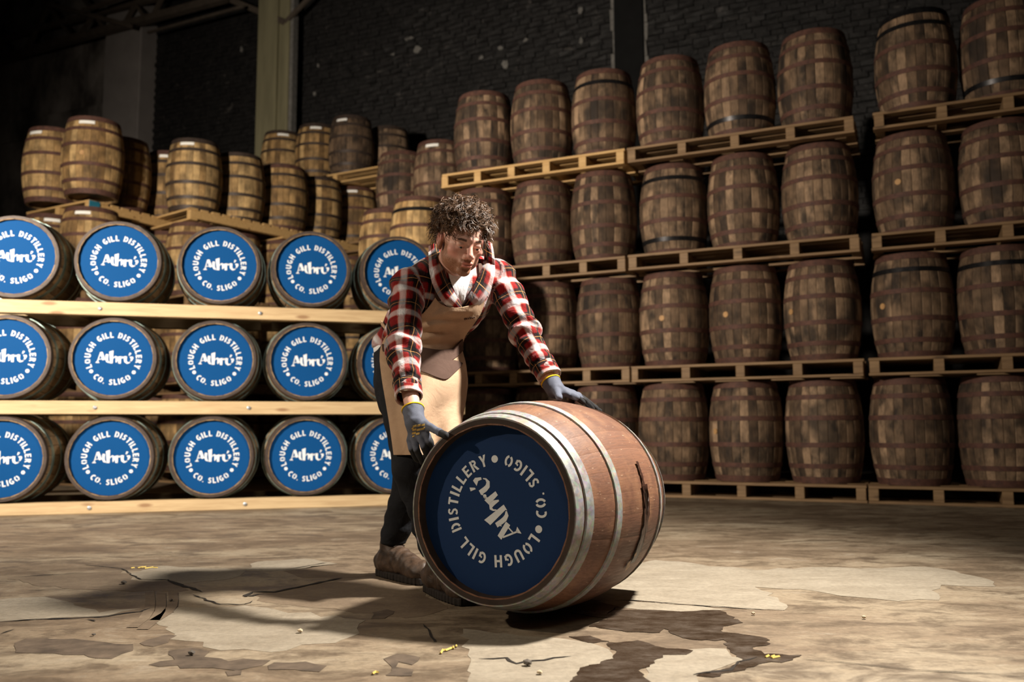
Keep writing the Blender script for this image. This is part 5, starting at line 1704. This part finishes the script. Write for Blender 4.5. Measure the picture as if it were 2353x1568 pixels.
# ------------------------------------------------------------------ apron
AP = [  # py, left px, right px, left depth, middle depth, right depth
    (684, 1000, 1114, 3.26, 3.24, 3.36), (700, 990, 1112, 3.27, 3.24, 3.36), (722, 972, 1104, 3.30, 3.25, 3.38), (748, 925, 1086, 3.38, 3.28, 3.42), (772, 886, 1068, 3.47, 3.31, 3.44),
    (800, 874, 1060, 3.52, 3.33, 3.45), (835, 873, 1070, 3.51, 3.31, 3.44), (880, 879, 1075, 3.49, 3.27, 3.42), (920, 886, 1070, 3.46, 3.24, 3.39), (960, 893, 1063, 3.42, 3.21, 3.36), (1000, 899, 1057, 3.38, 3.19, 3.34), (1046, 905, 1052, 3.34, 3.17, 3.32)]
APa = np.array(AP, float)
apron_front = lambda Q: np.minimum(torso(Q, .006), jeans_f(Q))
def ap_row(py):
    return [np.interp(py, APa[:, 0], APa[:, c_]) for c_ in range(1, 6)]
def ap_depth(u, py):
    xl, xr, dl_, dm, dr_ = ap_row(py)
    x = xl + (xr - xl) * u
    # smooth depth over the width: rises quickly from the wrapped left edge
    c0, c1, c2 = dl_, 2 * dm - (dl_ + dr_) / 2, dr_
    y = c0 * (1 - u) ** 2 + 2 * u * (1 - u) * c1 + c2 * u * u
    hit = shirt_y(x, py, 9.0, apron_front, 3.0, 3.75)
    k2 = np.clip((py - 690) / 40, 0, 1)
    if py < 800: y = min(y, hit - .012) if hit < 8 else y
    else: y = min(y, hit - .012)
    # folds: horizontal creases over the stomach, hanging folds in the skirt
    bel = math.exp(-((py - 765) / 34) ** 2) * .022 * math.sin((py - 700) * .21 + 2.3 * u)
    v = np.clip((py - 830) / 200, 0, 1)
    sk = v * (.034 * math.sin(u * 11.5 + .8) + .022 * math.sin(u * 7 + 2.1 + v)) + (1 - abs(2 * v - 1)) * .032 * math.sin(u * 6.0 + v * 5.0)
    y = y + bel + (sk if py > 830 else 0)
    return x, min(y, hit - .018)
def ap_point(u, py, lift=0.0):
    dip = 24 * 4 * u * (1 - u) * max(0, 1 - (py - 684) / 60) if py < 744 else 0
    x, y = ap_depth(u, py + dip)
    return at(x, py + dip, y - lift)
rows = []
pys = np.concatenate([np.linspace(684, 800, 26), np.linspace(806, 1046, 40)])
G = np.array([[ap_point(u, py) for u in np.linspace(0, 1, 40)] for py in pys])
for _ in range(3):
    G[1:-1] = (G[:-2] + 2 * G[1:-1] + G[2:]) / 4
    G[:, 1:-1] = (G[:, :-2] + 2 * G[:, 1:-1] + G[:, 2:]) / 4
for _ in range(12):
    fl = G.reshape(-1, 3)
    dd = np.minimum(apron_front(fl), np.minimum(smax(cone(fl, at(918, 735, 3.53), at(893, 792, 3.575), .055, .066), .945 - fl[:, 2], .006), 1))
    toc_ = CAM_O - fl; toc_ /= np.linalg.norm(toc_, axis=1, keepdims=True)
    G = (fl + toc_ * np.clip(.012 - dd, 0, .02)[:, None]).reshape(G.shape)
apron = ribbon('apron', G, 'apron_tan', person, .004)
apron['label'] = 'long tan canvas work apron'
# brown waistband plus painted shade under it, and pointed pocket lying on the apron
Gn = np.cross(np.gradient(G, axis=1), np.gradient(G, axis=0)); Gn /= np.linalg.norm(Gn, axis=2, keepdims=True)
if (Gn[20, 20] @ (CAM_O - G[20, 20])) < 0: Gn = -Gn
def on_apron(px, py, lift):
    d = np.abs(proj(G.reshape(-1, 3)) - np.array([px, py])).sum(1)
    o = np.argsort(d)[:4]; w = 1 / (d[o] + .5); w /= w.sum()
    return (G.reshape(-1, 3)[o] * w[:, None]).sum(0) + (Gn.reshape(-1, 3)[o] * w[:, None]).sum(0) * lift
def apron_patch(name, top, bot, mat, lift, n=22, m=9, th=.003):
    T, B_ = lerp_path(top, n), lerp_path(bot, n)
    H = np.array([[on_apron(*(T[i] + (B_[i] - T[i]) * j / (m - 1)), lift) for i in range(n)] for j in range(m)])
    for _ in range(2):
        H[1:-1] = (H[:-2] + 2 * H[1:-1] + H[2:]) / 4; H[:, 1:-1] = (H[:, :-2] + 2 * H[:, 1:-1] + H[:, 2:]) / 4
    return ribbon(name, H, mat, apron, th)
apron_patch('waistband', [(880, 790), (930, 800), (960, 798), (1000, 806), (1035, 806), (1052, 790), (1062, 778)], [(882, 806), (930, 822), (955, 820), (1000, 834), (1035, 832), (1052, 820), (1062, 806)], 'apron_brown', .006)['label'] = 'dark brown waistband with painted shade below it'
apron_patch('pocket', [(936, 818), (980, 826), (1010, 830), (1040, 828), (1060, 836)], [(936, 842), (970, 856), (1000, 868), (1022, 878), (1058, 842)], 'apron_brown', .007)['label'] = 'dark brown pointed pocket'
# neck straps
for pts in ([(1006, 692), (1006, 660), (1002, 628), (999, 596)], [(1108, 684), (1109, 660), (1108, 632), (1106, 606)]):
    Pth = lerp_path(pts, 12)
    rows = [[at(p[0] + 14 * (v - .5), p[1], shirt_y(p[0] + 14 * (v - .5), p[1], 3.3) - .014) for v in np.linspace(0, 1, 4)] for p in Pth]
    ribbon('neck_strap', rows, 'apron_brown', apron, .004)
# small dark embroidery on the bib
for i in range(6):
    x = 1066 + i * 4.2; y = 735 - i * .9
    rows = [[on_apron(x + 2.6 * u, y - 5 * (1 - v) * (1 if i in (0, 3) else .6), .004) for u in (0, 1)] for v in (0, 1)]
    ribbon('embroidery', rows, 'apron_brown', apron, .0012)
# side tie
rows = [[at(*p, d_) + np.array([0, 0, .008 * s_]) for s_ in (-1, 1)] for p, d_ in (((876, 742), 3.50), ((884, 752), 3.47), ((893, 766), 3.44), ((903, 778), 3.42))]
ribbon('side_tie', rows, 'apron_tan', apron, .004)
